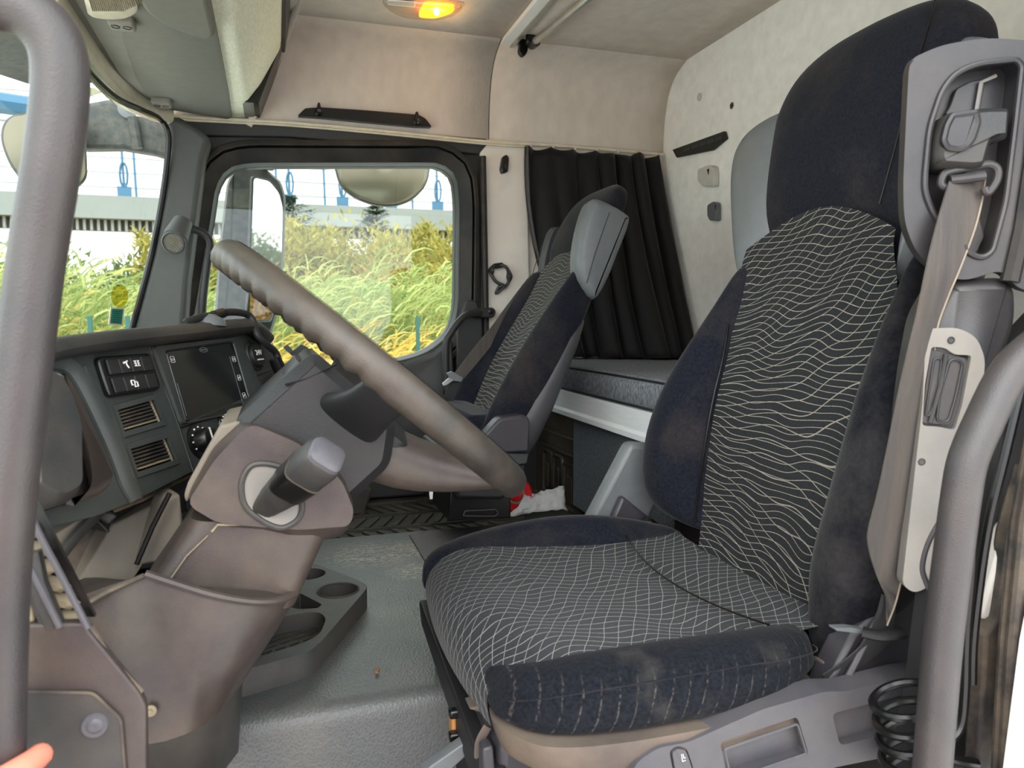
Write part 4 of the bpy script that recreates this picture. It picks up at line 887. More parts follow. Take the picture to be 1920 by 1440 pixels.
yy = TF.pxs([(1812, 395), (1850, 380), (1865, 440), (1845, 480), (1815, 455)]); b = MB(); b.fprism(TF, rpoly(yy, .004), -.028, -.02); b.build('recess_step', m_bpild, bp, bevel=.003)
gd = part('belt_guide', bp, TF.P(0, 0), 'dark plastic belt height adjuster with guide ring')
k0 = rpoly(TF.pxs([(1778, 210), (1850, 200), (1898, 200), (1893, 260), (1862, 262), (1848, 312), (1825, 316), (1765, 312), (1757, 295), (1762, 255)], .012), .006, 4)
b = MB(); b.loft([[TF.P(x, y, -.025) for x, y in k0], [TF.P(x, y, .006) for x, y in k0], [TF.P(x, y, .014) for x, y in offs(k0, -.006)]]); b.build('body', m_colu, gd, angle=40)
k1 = rpoly(TF.pxs([(1782, 213), (1833, 206), (1838, 230), (1828, 262), (1815, 280), (1795, 286), (1772, 282), (1763, 265), (1770, 235)], .014), .004, 4)
b = MB(); b.loft([[TF.P(x, y, .010) for x, y in k1], [TF.P(x, y, .017) for x, y in k1], [TF.P(x, y, .0185) for x, y in offs(k1, -.003)], [TF.P(x, y, .0165) for x, y in offs(k1, -.006)]]); b.build('press_button', m_bpil, gd, angle=25)
b = MB(); b.tube([TF.P(*p, .008) for p in TF.pxs([(1773, 257), (1795, 268), (1822, 258)], .008)], .0022, 6); b.build('button_lip', m_brack, gd)
gr = smooth([TF.P(*p, .002) for p in TF.pxs([(1772, 352), (1764, 345), (1768, 330), (1780, 322), (1830, 312), (1855, 308), (1870, 318), (1868, 340), (1852, 362), (1845, 352)], .002)], 4)
b = MB(); b.tube(gr, .0045, 10); b.build('guide_ring', m_bpil, gd)
b = MB(); b.tube([TF.P(*p, .004) for p in TF.pxs([(1780, 338), (1845, 330)], .004)], .0055, 10); b.build('guide_bar', m_bpil, gd)
# driver belt
db = thing('driver_seat_belt', 'worn grey driver seat belt hanging from the pillar guide past the seat', 'seat belt', W(1700, 900, Y=.66))
LL = [(1781, 340), (1768, 382), (1752, 440), (1736, 510), (1720, 590), (1703, 660), (1685, 740), (1667, 830), (1648, 920), (1630, 990), (1628, 1020), (1638, 1062), (1652, 1100), (1660, 1112)]
RR = [(1846, 336), (1840, 375), (1826, 430), (1800, 500), (1775, 560), (1755, 620), (1748, 700), (1738, 780), (1725, 860), (1716, 940), (1705, 1010), (1690, 1080), (1678, 1130), (1662, 1172)]
ys = [.652, .648, .645, .645, .650, .655, .66, .665, .668, .672, .676, .68, .69, .70]
_, l, r = belt('webbing', LL, RR, db, m_belt, ys)
b = MB(); b.tube([q + V(0, -.001, 0) for q in r], .0011, 6); b.build('frayed_edge', m_edge, db)
_, l2, r2 = belt('lower_webbing', [(1655, 1115), (1642, 1160), (1624, 1200), (1588, 1236), (1543, 1266)], [(1682, 1125), (1676, 1170), (1668, 1206), (1622, 1246), (1556, 1296)], db, m_beltd, [.70, .715, .725, .735, .745])
b = MB(); b.prism([W(x, y, Y=.715) for x, y in rpoly([(1566, 1178), (1595, 1177), (1622, 1181), (1622, 1189), (1568, 1183)], 2)], (0, .012, .0)); b.build('tongue', m_leath, db, bevel=.001)
b = MB(); b.tube(smooth([W(1617, 1185, Y=.712), W(1650, 1192, Y=.70), W(1690, 1188, Y=.70)], 4), .0062, 10, flat=1.6, up=(0, 0, 1)); b.build('tongue_grip', m_blackm, db)
# retractor housing and bracket with the release bar
rt = thing('belt_retractor_cover', 'dark rounded belt retractor housing with pale bracket and ribbed bar, under the pillar recess', 'belt retractor', TF.P(0, .3))
hs_ = rpoly(TF.pxs([(1745, 590), (1775, 540), (1800, 522), (1890, 520), (1912, 540), (1914, 600), (1895, 660), (1860, 720), (1840, 780), (1800, 1110), (1740, 1125), (1690, 1100), (1700, 900), (1725, 700)]), .018, 5)
b = MB(); b.loft([[TF.P(x, y, -.06) for x, y in hs_], [TF.P(x, y, -.012) for x, y in hs_], [TF.P(x, y, .0) for x, y in offs(hs_, -.012)]]); b.build('housing', m_bpil, rt, angle=60)
br = rpoly(TF.pxs([(1735, 616), (1795, 614), (1830, 632), (1846, 672), (1842, 720), (1815, 800), (1792, 870), (1775, 960), (1752, 1060), (1740, 1100), (1712, 1112), (1690, 1095), (1712, 900), (1728, 760)], .004), .01, 5)
hol = rpoly(TF.pxs([(1745, 650), (1770, 652), (1788, 665), (1820, 666), (1802, 760), (1788, 806), (1760, 800), (1728, 798), (1733, 720)], .004), .004, 3)
b = MB(); b.plate(TF, br, [hol], .016, [.014], c=.006); b.build('bracket', m_brack, rt, bevel=.0015, angle=25)
hb = rpoly(TF.pxs([(1748, 655), (1772, 660), (1814, 672), (1796, 758), (1782, 798), (1730, 794), (1738, 720)], .004), .003, 3)
b = MB(); b.fprism(TF, hb, -.007, .002); b.build('release_bar', m_bpild, rt, bevel=.003)
b = MB(); b.tube([TF.P(*p, .004) for p in TF.pxs([(1774, 664), (1764, 720), (1744, 792)], .004)], .0025, 8); b.build('bar_rib', m_bpil, rt)
b = MB(); b.tube([TF.P(*p, .003) for p in rpoly(TF.pxs([(1782, 672), (1806, 678), (1792, 745), (1778, 792), (1756, 790), (1762, 740)], .003), .008, 5)], .0016, 6, closed=True); b.build('bar_pocket_rim', m_bpil, rt)
b = MB(); b.tube([TF.P(*p, .003) for p in rpoly(TF.pxs([(1752, 672), (1766, 672), (1758, 740), (1742, 780), (1735, 778), (1744, 720)], .003), .006, 5)], .0012, 6, closed=True); b.build('bar_pocket_rim', m_bpil, rt)
for x, y in ((1783, 638), (1728, 866)):
    b = MB(); b.lathe(TF.P(*TF.px(x, y, .006), .0065), TF.n, [(.0042, 0), (.0034, .0012), (.003, .0002), (0, -.0)], 14); b.build('bolt_hole', m_bpild, rt)
b = MB(); b.tube(smooth([TF.P(*p, .004) for p in TF.pxs([(1778, 950), (1742, 1010), (1728, 1060), (1735, 1090), (1745, 1112)], .004)], 5), .004, 8); b.build('cover_ridge', m_bpil, rt)
# near grab handles at the door opening
def handle(nm, lab, pts, r, mat, grp=None):
    c = smooth(pts, 6); b = MB(); b.tube(c, r, 20); t = b.build(nm, mat, angle=180); tag(t, lab, 'grab handle', grp); return t
handle('grab_handle', 'thick grey grab handle arching up past the windscreen at the open door', [W(-60, 0, Y=.585), W(20, 8, Y=.585), W(75, 40, Y=.585), W(108, 95, Y=.585), W(113, 170, Y=.585), W(100, 290, Y=.585), W(70, 480, Y=.59), W(42, 700, Y=.592), W(14, 950, Y=.595), W(0, 1180, Y=.60), W(-6, 1500, Y=.60)], .0178, m_hdl)
handle('grab_handle', 'thick grey grab handle bent towards the body in front of the belt pillar', [W(2010, 600, Y=.54), W(1935, 655, Y=.545), W(1888, 705, Y=.55), W(1845, 790, Y=.55), W(1815, 862, Y=.55), W(1802, 930, Y=.55), W(1790, 1020, Y=.55), W(1768, 1200, Y=.55), W(1748, 1440, Y=.55), W(1740, 1520, Y=.55)], .0178, m_hdl)
# door end of the dash
DE = Fr(W(160, 1280, Y=.66), (1, .0, 0), (0, .0, -1))
dl = thing('dash_end_panel', 'dark plastic end panel of the dash with slotted side frame, behind the arching handle', 'panel', DE.P(0, 0))
dp = rpoly(DE.pxs([(-40, 1175), (158, 1168), (168, 1185), (262, 1300), (274, 1325), (276, 1500), (-40, 1500)]), .003, 2)
b = MB(); b.fprism(DE, dp, -.012, .0); b.build('end_panel', m_colm, dl, bevel=.004, seg=3)
ip = rpoly(DE.pxs([(-40, 1292), (176, 1296), (228, 1345), (240, 1500), (-40, 1500)]), .004, 3)
b = MB(); b.fprism(DE, ip, -.01, .003); b.build('inset_panel', m_colu, dl, bevel=.002)
b = MB(); b.tube([DE.P(*p, .003) for p in ip], .0012, 6, closed=True); b.build('inset_groove', m_seal, dl)
q = DE.px(178, 1360, .003); b = MB(); b.lathe(DE.P(*q, .003), DE.n, [(.0105, 0), (.0095, .002), (.0065, .0015), (.005, .003), (.0022, .0035), (0, .0025)], 22); b.build('round_clip', m_side, dl, angle=50)
b = MB(); b.tube([DE.P(*DE.px(x, y), .0) for x, y in ((46, 945), (80, 1015), (120, 1090), (165, 1178))], .0028, 8); b.build('frame_rail', m_side, dl)
b = MB(); b.tube([DE.P(*DE.px(x, y), .0) for x, y in ((38, 1030), (70, 1090), (112, 1176))], .0028, 8); b.build('frame_rail', m_side, dl)
b = MB(); b.fprism(DE, DE.pxs([(20, 930), (46, 945), (165, 1178), (20, 1178)]), -.03, -.024); b.build('frame_back', m_black, dl)
for k, (x, y) in enumerate(((50, 996), (65, 1030), (81, 1063), (98, 1096), (115, 1128), (130, 1160))):
    c = DE.px(x, y, -.016); w = .008 + .001 * k + .002 * math.sin(k * 2.3); b = MB()
    b.loft([[DE.P(c[0] + u * w, c[1] + v_ * .0055 + u * .004, -.022 + .012 * h) for u, v_ in ((-1, -.2), (-.4, -1), (.6, -.9), (1, .1), (.5, .9), (-.5, .8))] for h in (0, .6)] + [[DE.P(c[0] + u * w * .5, c[1] + v_ * .003 + u * .002, -.010) for u, v_ in ((-1, -.2), (-.4, -1), (.6, -.9), (1, .1), (.5, .9), (-.5, .8))]]); b.build('dusty_insert', m_lump, dl)
b = MB(); b.tube([DE.P(*DE.px(x, y), -.006) for x, y in ((165, 1180), (200, 1240), (262, 1305))], .003, 8); b.build('foam_edge', m_seal, dl)
yprism('dusty_cap', [(44, 1140), (62, 1140), (66, 1166), (46, 1172)], .665, .01, m_lump, dl, .002)
b = MB(); b.tube([DE.P(*DE.px(x, y), -.008) for x, y in ((50, 1040), (62, 1100), (95, 1180))], .009, 10); b.build('cable_duct', m_colu, dl)

# passenger-side handles, belt, pillar fittings
gh = handle('grab_handle', 'black angled grab handle on the far door pillar beside the passenger seat', [W(838, 740, Y=2.47), W(836, 650, Y=2.47), W(845, 625, Y=2.47), W(865, 598, Y=2.475), W(882, 588, Y=2.49), W(900, 587, Y=2.52)], .0125, m_hdlp)
b = MB(); b.prism([W(x, y, Y=2.53) for x, y in rpoly([(885, 580), (925, 576), (931, 584), (926, 596), (885, 596)], 5)], (0, .05, 0)); o = b.build('handle_bracket', m_hdlp, gh, bevel=.004)
b = MB(); b.lathe(W(920, 585, Y=2.528), (0, -1, 0), [(.009, 0), (.009, .003), (.004, .004), (.003, .001), (0, .001)], 16); b.build('bolt', m_black, o)
handle('grab_handle', 'slim black grab handle curving along the far windscreen pillar beside the window', [W(338, 428, Y=2.50), W(362, 430, Y=2.49), W(384, 440, Y=2.49), W(394, 458, Y=2.49), W(388, 500, Y=2.50), W(381, 560, Y=2.51), W(379, 600, Y=2.52)], .0115, m_hdlp)
mc = thing('cab_microphone', 'small grey speaker pod with round mesh on the far windscreen pillar', 'microphone', W(335, 445, Y=2.42))
ma = (W(326, 452, Y=2.40) - W(342, 418, Y=2.44)).normalized()
b = MB(); b.lathe(W(343, 416, Y=2.44), ma, [(.014, -.005), (.027, .0), (.031, .03), (.034, .055), (.034, .066), (.030, .068), (0, .064)], 24); b.build('pod', m_apil, mc, angle=40)
MC = Fr(W(325, 454, Y=2.385), (1, 0, 0), (0, 0, 1))
b = MB(); b.lathe(W(325, 454, Y=2.385) + V(0, .01, 0), V(-.25, -1, -.35), [(.034, -.005), (.034, .004), (.030, .008), (.028, .004), (0, .004)], 24); b.build('bezel', m_apil, mc, angle=40)
mn = V(-.25, -1, -.35).normalized(); mu = mn.orthogonal().normalized(); mv = mn.cross(mu); b = MB()
for i in range(-4, 5):
    for j in range(-4, 5):
        x, y = (i + (j % 2) * .5) * .0058, j * .0052
        if math.hypot(x, y) < .025: b.lathe(W(325, 454, Y=2.385) + V(0, .01, 0) + mn * .0042 + mu * x + mv * y, mn, [(.0019, 0), (.0019, .001), (0, .001)], 6)
o = b.build('mesh_holes', m_lump, mc); o['kind'] = 'stuff'
pbt = thing('passenger_seat_belt', 'grey passenger seat belt running from the far pillar down past the seat back', 'seat belt', W(900, 640, Y=2.35))
belt('webbing', [(1012, 505), (985, 533), (940, 590), (895, 645), (852, 700)], [(1022, 512), (998, 545), (955, 602), (912, 660), (868, 712)], pbt, m_belt, [2.25, 2.215, 2.19, 2.17, 2.155])
belt('lower_webbing', [(845, 712), (832, 745), (826, 765)], [(862, 716), (850, 755), (842, 775)], pbt, m_beltd, [2.155, 2.18, 2.22])
b = MB(); b.prism([W(x, y, Y=2.14) for x, y in rpoly([(838, 700), (848, 696), (868, 708), (866, 716), (846, 714)], 2)], (0, .012, 0)); b.build('tongue_grip', m_leath, pbt, bevel=.003)
b = MB(); b.prism([W(x, y, Y=2.138) for x, y in ((842, 708), (852, 712), (838, 722), (830, 724), (829, 719))], (0, .004, 0)); b.build('tongue', m_metal, pbt, bevel=.0008)
st = thing('strap_loop', 'black webbing loop strap hanging on the pale far pillar', 'strap', W(936, 510, Y=2.58))
pl = smooth([W(932, 497, Y=2.585), W(948, 500, Y=2.575), W(955, 515, Y=2.575), W(952, 532, Y=2.58), W(940, 542, Y=2.58), W(930, 550, Y=2.585), W(936, 538, Y=2.58), W(946, 536, Y=2.575), W(930, 528, Y=2.575), W(921, 512, Y=2.58), W(924, 500, Y=2.585), W(932, 497, Y=2.585)], 4)
b = MB(); b.tube(pl, .006, 6, flat=2.2, up=(0, 0, 1)); b.build('loop', m_beltd, st)
b = MB(); b.prism([W(x, y, Y=2.57) for x, y in rpoly([(926, 494), (942, 492), (948, 500), (930, 504)], 2)], (0, .02, 0)); b.build('clip', m_black, st, bevel=.003)
hk = thing('coat_hook', 'small black oval coat hook high on the pale far pillar', 'hook', W(947, 308, Y=2.58))
b = MB(); b.prism([W(x, y, Y=2.575) for x, y in rpoly([(943, 293), (951, 289), (955, 296), (953, 322), (942, 325), (939, 316)], 3)], (0, .03, 0)); b.build('plate', m_black, hk, bevel=.006, seg=3)
b = MB(); b.lathe(W(949, 312, Y=2.573), (0, -1, 0), [(.008, 0), (.008, .003), (.004, .004), (0, .002)], 14); b.build('button', m_blackm, hk)
# bar with pegs above the far window
rk = thing('coat_rail', 'black coat rail with two pegs above the far door window', 'rail', W(680, 220, Y=2.585))
b = MB(); b.prism([W(x, y, Y=2.575) for x, y in rpoly([(558, 217), (572, 203), (600, 201), (690, 207), (785, 215), (798, 222), (810, 238), (780, 237), (600, 220)], 3)], (0, .025, 0)); b.build('bar', m_black, rk, bevel=.003)
for x, y in ((598, 205), (782, 222)):
    b = MB(); b.lathe(W(x, y + 6, Y=2.57), (0, -1, 0), [(.013, -.005), (.013, .004), (.009, .008), (0, .006)], 16); b.build('peg', m_black, rk)
    b = MB(); b.prism([W(p, q, Y=2.568) for p, q in ((x - 5, y + 2), (x - 2, y - 13), (x + 2, y - 13), (x + 5, y + 2))], (0, .012, 0)); b.build('peg_tip', m_black, rk, bevel=.002)

# ================================================================ CEILING AND REAR WALL FITTINGS
cl = thing('interior_lamp', 'clear ceiling lamp with one glowing amber half', 'lamp', V(.44, 2.25, 1.72))
CP = Fr((.43, 2.265, 1.7195), (1, -.08, 0), (.08, 1, 0))
lo_ = rpoly([(-.118, -.045), (.118, -.05), (.112, .0), (.055, .062), (-.05, .062), (-.108, .01)], .03, 5)
def lz(pts, s0, d): return [[CP.P(x * s, y * s, c) for x, y in pts] for s, c in ((s0, 0), (s0, d * .6), (s0 * .9, d * .92), (s0 * .7, d))]
b = MB(); b.loft([[CP.P(x * 1.06, y * 1.06, -.004) for x, y in lo_], [CP.P(x * 1.06, y * 1.06, .004) for x, y in lo_]]); b.build('base', m_cap, cl, bevel=.001)
b = MB(); b.loft(lz(lo_, 1.0, .026)); b.build('lens', m_lamp, cl, angle=50)
am = rpoly([(.005, -.038), (.095, -.04), (.09, .0), (.048, .05), (-.005, .052)], .018, 5)
b = MB(); b.loft([[CP.P(x, y, .006) for x, y in am], [CP.P(x, y, .02) for x, y in am]]); b.build('amber_lens', m_amber, cl, bevel=.002)
b = MB(); b.lathe(CP.P(.045, .0, .021), CP.n, [(.007, -.003), (.0085, .002), (.005, .006), (0, .007)], 12); b.build('bulb', m_bulb, cl)
b = MB(); b.fprism(CP, rpoly(rect(-.1, -.02, -.03, -.005), .004), .006, .014); b.build('reflector', m_alu, cl, bevel=.002)
lp_ = bpy.data.lights.new('amber_lamp_light', 'POINT'); lp_.energy = .10; lp_.color = (1, .62, .2); lp_.shadow_soft_size = .03; lo2 = bpy.data.objects.new('amber_lamp_light', lp_); COL.objects.link(lo2); lo2.location = CP.P(.05, 0, .06)
cr = thing('curtain_track', 'aluminium ceiling track crossing the cab above the seats', 'track', V(.78, 1.6, 1.71))
b = MB(); b.box((.752, 1.54, 1.713), (.035, 2.06, .016)); b.build('track', m_alu, cr, bevel=.002)
b = MB(); b.box((.775, 1.54, 1.706), (.016, 2.06, .010)); b.build('channel', m_alud, cr, bevel=.001)
b = MB(); b.box((.757, 2.574, 1.712), (.046, .008, .02)); b.build('end_cap', m_cap, cr, bevel=.002)
tb_ = thing('ceiling_tube', 'satin aluminium tube held by black bracket under the ceiling', 'tube', V(.86, 1.5, 1.69))
b = MB(); b.tube([W(1003, 78, Z=1.69), W(1097, 0, Z=1.69), W(1097, 0, Z=1.69) + (W(1097, 0, Z=1.69) - W(1003, 78, Z=1.69)) * 2.6], .0125, 14); b.build('tube', m_alud, tb_)
c0 = W(1001, 80, Z=1.69); b = MB(); b.lathe(c0 + V(-.0, .012, 0), (.05, -1, 0), [(.015, -.012), (.017, 0), (.017, .028), (.013, .03)], 16); b.build('socket', m_black, tb_)
b = MB(); b.box(c0 + V(-.008, .012, .016), (.03, .02, .04)); b.build('bracket', m_black, tb_, bevel=.006, seg=3)
b = MB(); b.prism([W(x, y, Y=2.43) for x, y in rpoly([(985, 64), (992, 68), (990, 98), (981, 108), (972, 98), (975, 76)], 6)], (0, .018, 0)); b.build('latch', m_black, tb_, bevel=.005, seg=3)
for x, y in ((703, 52), (1253, 104)):
    p = W(x, y, Z=1.721); b = MB(); b.lathe(p, (0, 0, -1), [(.013, 0), (.012, .003), (0, .004)], 18)
    tag(b.build('cover_cap', m_cap), 'small round cap in the ceiling ' + ('below the glowing lamp' if x < 900 else 'near the rear wall edge'), 'cap')
p = W(1312, 182, X=1.419); b = MB(); b.lathe(p, (-1, 0, 0), [(.014, 0), (.013, .003), (0, .004)], 18); tag(b.build('cover_cap', m_cap), 'small round white cap on the rear wall beside the driver headrest', 'cap')
p = W(1372, 198, X=1.4195); b = MB(); b.lathe(p, (-1, 0, 0), [(.011, 0), (.010, .001), (.004, -.0), (0, .0)], 18); tag(b.build('cover_cap', m_skirt), 'small brown screw hole mark on the rear wall', 'cap')
RW = Fr((1.418, 2.3, 1.3), (0, 1, 0), (0, 0, 1))
vt = thing('wall_vent', 'black slanted slotted vent strip on the pale rear wall', 'vent', W(1315, 270, X=1.42))
vq = RW.pxs([(1264, 281), (1362, 246), (1366, 260), (1340, 282), (1272, 296)]); b = MB(); b.fprism(RW, rpoly(vq, .004), .0, .008); b.build('frame', m_black, vt, bevel=.002)
for k in range(5):
    t = .12 + k * .17; x, y = 1272 + 88 * t, 286 - 30 * t; b = MB(); b.fprism(RW, RW.pxs([(x, y - 3), (x + 13, y - 8), (x + 12, y - 1), (x - 1, y + 4)], .008), .007, .0105); b.build('slot_bar', m_leathd, vt)
for (x, y, w, h, lab) in ((1333, 330, 15, 20, 'cream plastic clip on the rear wall beside the grey headrest shell'), (1344, 396, 8, 18, 'lower grey clip on the rear wall half hidden behind the headrest shell')):
    c = thing('wall_clip', lab, 'clip', W(x, y, X=1.42)); b = MB(); b.fprism(RW, rpoly(RW.pxs([(x - w, y - h * .6), (x + w * .4, y - h), (x + w, y - h * .8), (x + w, y + h), (x - w * .4, y + h), (x - w, y + h * .5)]), .008), .0, .022); b.build('body', m_cap if w > 10 else m_leath, c, bevel=.006, seg=3)
    b = MB(); b.fprism(RW, RW.pxs([(x - w * .5, y - h * .6), (x - w * .2, y - h * .7), (x - w * .3, y - h * .1)], .022), .021, .023); b.build('notch', m_blackm, c)
# curtain over the bunk end
ct = thing('curtain', 'black gathered curtain hanging over the far end of the bunk', 'curtain', V(1.1, 2.55, .7))
nu, nv = 90, 26; P = []
for j in range(nv + 1):
    t = j / nv; r = []
    for i in range(nu + 1):
        s = i / nu
        x = (.865 + .52 * s) * (1 - t) + (.965 + .44 * s ** 1.1) * t
        x -= .03 * math.sin(math.pi * t) * (1 - s)
        y = 2.575 * (1 - t) + (2.50 - .20 * s) * t + .03 * math.sin(math.pi * t * .8) * (s - .3)
        amp = (.014 + .040 * t ** .7) * (.62 + .38 * math.sin(3.1 + 7 * s))
        ph = 2 * math.pi * (7.5 * s ** 1.35 + .35 * math.sin(5 * s) + .10 * math.sin(3.4 * t + 9 * s)) + .5 * t
        x += .45 * amp * math.cos(ph * 1.0); y += amp * math.sin(ph) + .012 * math.sin(ph * .5 + 2.2 * t)
        z = 1.408 - .012 * abs(math.sin(math.pi * s * 6)) * (1 - t) + (.655 - 1.408) * t - .006 * math.sin(ph) * t
        r.append(V(x, min(y, 2.612), z))
    P.append(r)
b = MB(); b.grid(P); b.build('cloth', m_curt, ct, solid=.003, angle=180)
P = [[V(.855 + .012 * i / 6 * 2 + .06 * math.sin(math.pi * j / 14) * -.35 + .16 * (j / 14) ** 1.6 * (.9), 2.575 + .01 * math.sin(i * 1.8) - .03 * j / 14, 1.405 - .70 * j / 14) for i in range(5)] for j in range(15)]
b = MB(); b.grid(P); b.build('lining_edge', m_curtl, ct, solid=.003, angle=180)
for k in range(7):
    x = .88 + .085 * k; b = MB(); b.box((x, 2.585, 1.411), (.010, .008, .012)); b.build('glider', m_cap, ct)
# bunk
bu = thing('bunk', 'sleeper bunk base with bright aluminium front rail', 'bunk', V(1.1, 1.9, .5))
b = MB(); b.prism([(x, 1.15, z) for x, z in ((.845, .572), (.90, .572), (.90, .565), (.862, .560), (.862, .520), (.872, .518), (.872, .500), (.850, .494), (.838, .498), (.838, .512), (.845, .520))], (0, 1.32, 0)); b.build('front_rail', m_alu, bu, bevel=.001)
b = MB(); b.box((1.14, 1.84, .535), (.52, 1.4, .05)); b.build('base_board', m_alu, bu)
ms = thing('mattress', 'dark heather grey bunk mattress lying on the aluminium rail', 'mattress', V(1.13, 1.85, .575))
def sq(x0, x1, y0, y1, z): return [V(x, y, z) for x, y in rpoly(rect(x0, x1, y0, y1), .03, 4)]
b = MB(); b.loft([sq(.862, 1.40, 1.2, 2.56, .573), sq(.852, 1.405, 1.19, 2.57, .585), sq(.852, 1.405, 1.19, 2.57, .630), sq(.862, 1.40, 1.2, 2.56, .648), sq(.88, 1.385, 1.22, 2.54, .652)]); b.build('body', m_matt, ms, angle=80)
b = MB(); b.tube([V(.858, 1.22, .645), V(.858, 1.8, .646), V(.858, 2.54, .645)], .003, 6); b.build('piping', m_blackm, ms)
b = MB(); b.tube([V(.856, 1.22, .577), V(.856, 2.54, .577)], .003, 6); b.build('piping', m_blackm, ms)
# locker under the bunk: ribbed black front and a felt panel
lk = thing('under_bunk_locker', 'black moulded storage locker front under the bunk behind the passenger seat', 'locker', V(.93, 2.3, .3))
LF = Fr((.905, 2.4, .3), (0, 1, 0), (0, 0, 1))
b = MB(); b.fprism(LF, rect(-.225, .235, -.14, .205), -.03, 0); b.build('front', m_lock, lk, bevel=.004)
b = MB(); b.fprism(LF, rect(-.225, .235, .10, .112), 0, .012); b.fprism(LF, rect(-.225, .2, .045, .056), 0, .01); b.build('ledge', m_lock, lk, bevel=.003)
for k, (a0, a1, c0, c1) in enumerate(((-.205, -.10, -.13, .02), (-.085, .0, -.13, .03), (.015, .1, -.12, .03))):
    b = MB(); b.tube([LF.P(a, c, .0) for a, c in rpoly(rect(a0, a1, c0, c1), .02, 4)], .008, 8, closed=True); b.build('raised_panel', m_lock, lk)
    b = MB(); b.fprism(LF, rpoly(rect(a0 + .025, a1 - .025, c0 + .02, c1 - .04), .006), 0, .008); b.build('raised_pad', m_lock, lk, bevel=.003)
b = MB(); b.box((.90, 1.88, .35), (.04, .58, .30)); tag(b.build('felt_panel', m_carpet, bevel=.01), 'dark grey felt panel under the bunk rail beside the black locker', 'panel')

# ================================================================ OVERHEAD CONSOLE, VISOR
oc = thing('overhead_console', 'beige textile overhead shelf above the windscreen', 'overhead shelf', V(-.15, 1.6, 1.5))
pr = rpoly([(-.36, 1.44), (-.115, 1.432), (-.07, 1.438), (-.03, 1.49), (.03, 1.60), (.035, 1.635), (.015, 1.645), (-.30, 1.70), (-.40, 1.60)], .012, 4)
b = MB(); b.prism([(x, .62, z) for x, z in pr], (0, 1.80, 0)); b.build('shelf_front', m_beige, oc, bevel=.006, seg=3)
b = MB(); b.prism([(x, 2.42, z) for x, z in rpoly([(-.36, 1.44), (-.115, 1.432), (-.075, 1.436), (-.06, 1.47), (-.09, 1.60), (-.30, 1.68)], .01, 3)], (0, .18, 0)); b.build('shelf_end', m_beige, oc, bevel=.006)
b = MB(); b.prism([(x, 2.43, z) for x, z in rpoly([(-.10, 1.436), (-.052, 1.436), (-.03, 1.47), (.0, 1.56), (-.10, 1.60)], .008, 3)], (0, .165, 0)); b.build('side_pocket', m_visor2, oc, bevel=.01, seg=3)
b = MB(); b.prism([(x, 2.42, z) for x, z in ((-.09, 1.44), (-.035, 1.44), (.035, 1.62), (-.06, 1.68))], (0, .18, 0)); b.build('dark_gap', m_black, oc)
b = MB(); b.prism([(x, .62, z) for x, z in ((-.2, 1.64), (.045, 1.625), (.06, 1.70), (-.2, 1.715))], (0, 1.9, 0)); b.build('shelf_opening', m_black, oc)
b = MB(); b.tube(smooth([W(466, 236, Y=2.59), W(488, 190, Y=2.585), W(512, 130, Y=2.56), W(535, 70, Y=2.50), W(552, 25, Y=2.42), W(562, -10, Y=2.30), W(575, -40, Y=2.0)], 5), .011, 10, flat=.6); b.build('liner_flange', m_head, oc)
sv_ = thing('sun_visor', 'large grey sun visor folded up under the overhead shelf', 'visor', V(-.22, 1.9, 1.43))
vp = [(-.335, 2.49), (-.118, 2.575), (-.112, 2.3), (-.108, 1.55), (-.25, 1.55), (-.315, 1.9), (-.338, 2.2)]
b = MB(); vpp = rpoly(vp, .03, 5); b.loft([[V(x, y, 1.436) for x, y in vpp], [V(x, y, 1.424) for x, y in vpp], [V(x, y, 1.418) for x, y in offs(vpp, -.010)]]); b.build('panel', m_visor, sv_, angle=50)
b = MB(); b.loft([[V(x, y, 1.43) for x, y in rpoly([(-.108, 1.80), (-.13, 1.83), (-.20, 1.78), (-.235, 1.70), (-.25, 1.5), (-.108, 1.5)], .03, 4)], [V(x, y, 1.40) for x, y in rpoly([(-.112, 1.78), (-.13, 1.81), (-.195, 1.76), (-.23, 1.69), (-.245, 1.5), (-.112, 1.5)], .03, 4)]]); b.build('raised_pad', m_visor, sv_, bevel=.008, seg=3)
b = MB(); b.fprism(Fr((-.36, 2.0, 1.432), (1, 0, 0), (0, 1, 0)), rpoly([(.0, -.45), (.12, -.45), (.055, -.05), (.03, .46), (-.01, .2)], .02), 0, .010); b.build('side_flap', m_visor2, sv_, bevel=.004)
for x, y in ((228, 42), (303, 192)):
    p = W(x, y, Z=1.412); b = MB(); b.box(p, (.05, .05, .022)); o = b.build('visor_clip', m_visor2, sv_, bevel=.006, seg=3)
    for d in (-.011, .011): b = MB(); b.lathe(p + V(d, -.004, -.0105), (0, 0, -1), [(.0095, 0), (.008, .002), (.007, -.004), (0, -.004)], 14); b.build('pivot_hole', m_black, o)
sp_ = thing('overhead_speaker', 'beige oval speaker grille above the windscreen', 'speaker', W(215, 5, Z=1.41))
SPF = Fr(W(205, -2, Z=1.412), (1, 0, 0), (0, 1, 0))
oo = rpoly(SPF.pxs([(150, -40), (165, 22), (205, 28), (240, 26), (258, 14), (256, -4), (235, -40)]), .02, 5)
b = MB(); b.loft([[SPF.P(x, y, -.01) for x, y in oo], [SPF.P(x, y, .008) for x, y in oo], [SPF.P(x, y, .012) for x, y in offs(oo, -.006)]]); b.build('housing', m_beigep, sp_, angle=40)
b = MB()
gi = SPF.pxs([(165, -20), (172, 12), (180, 20), (226, 22), (248, 10), (240, -10)], .012)
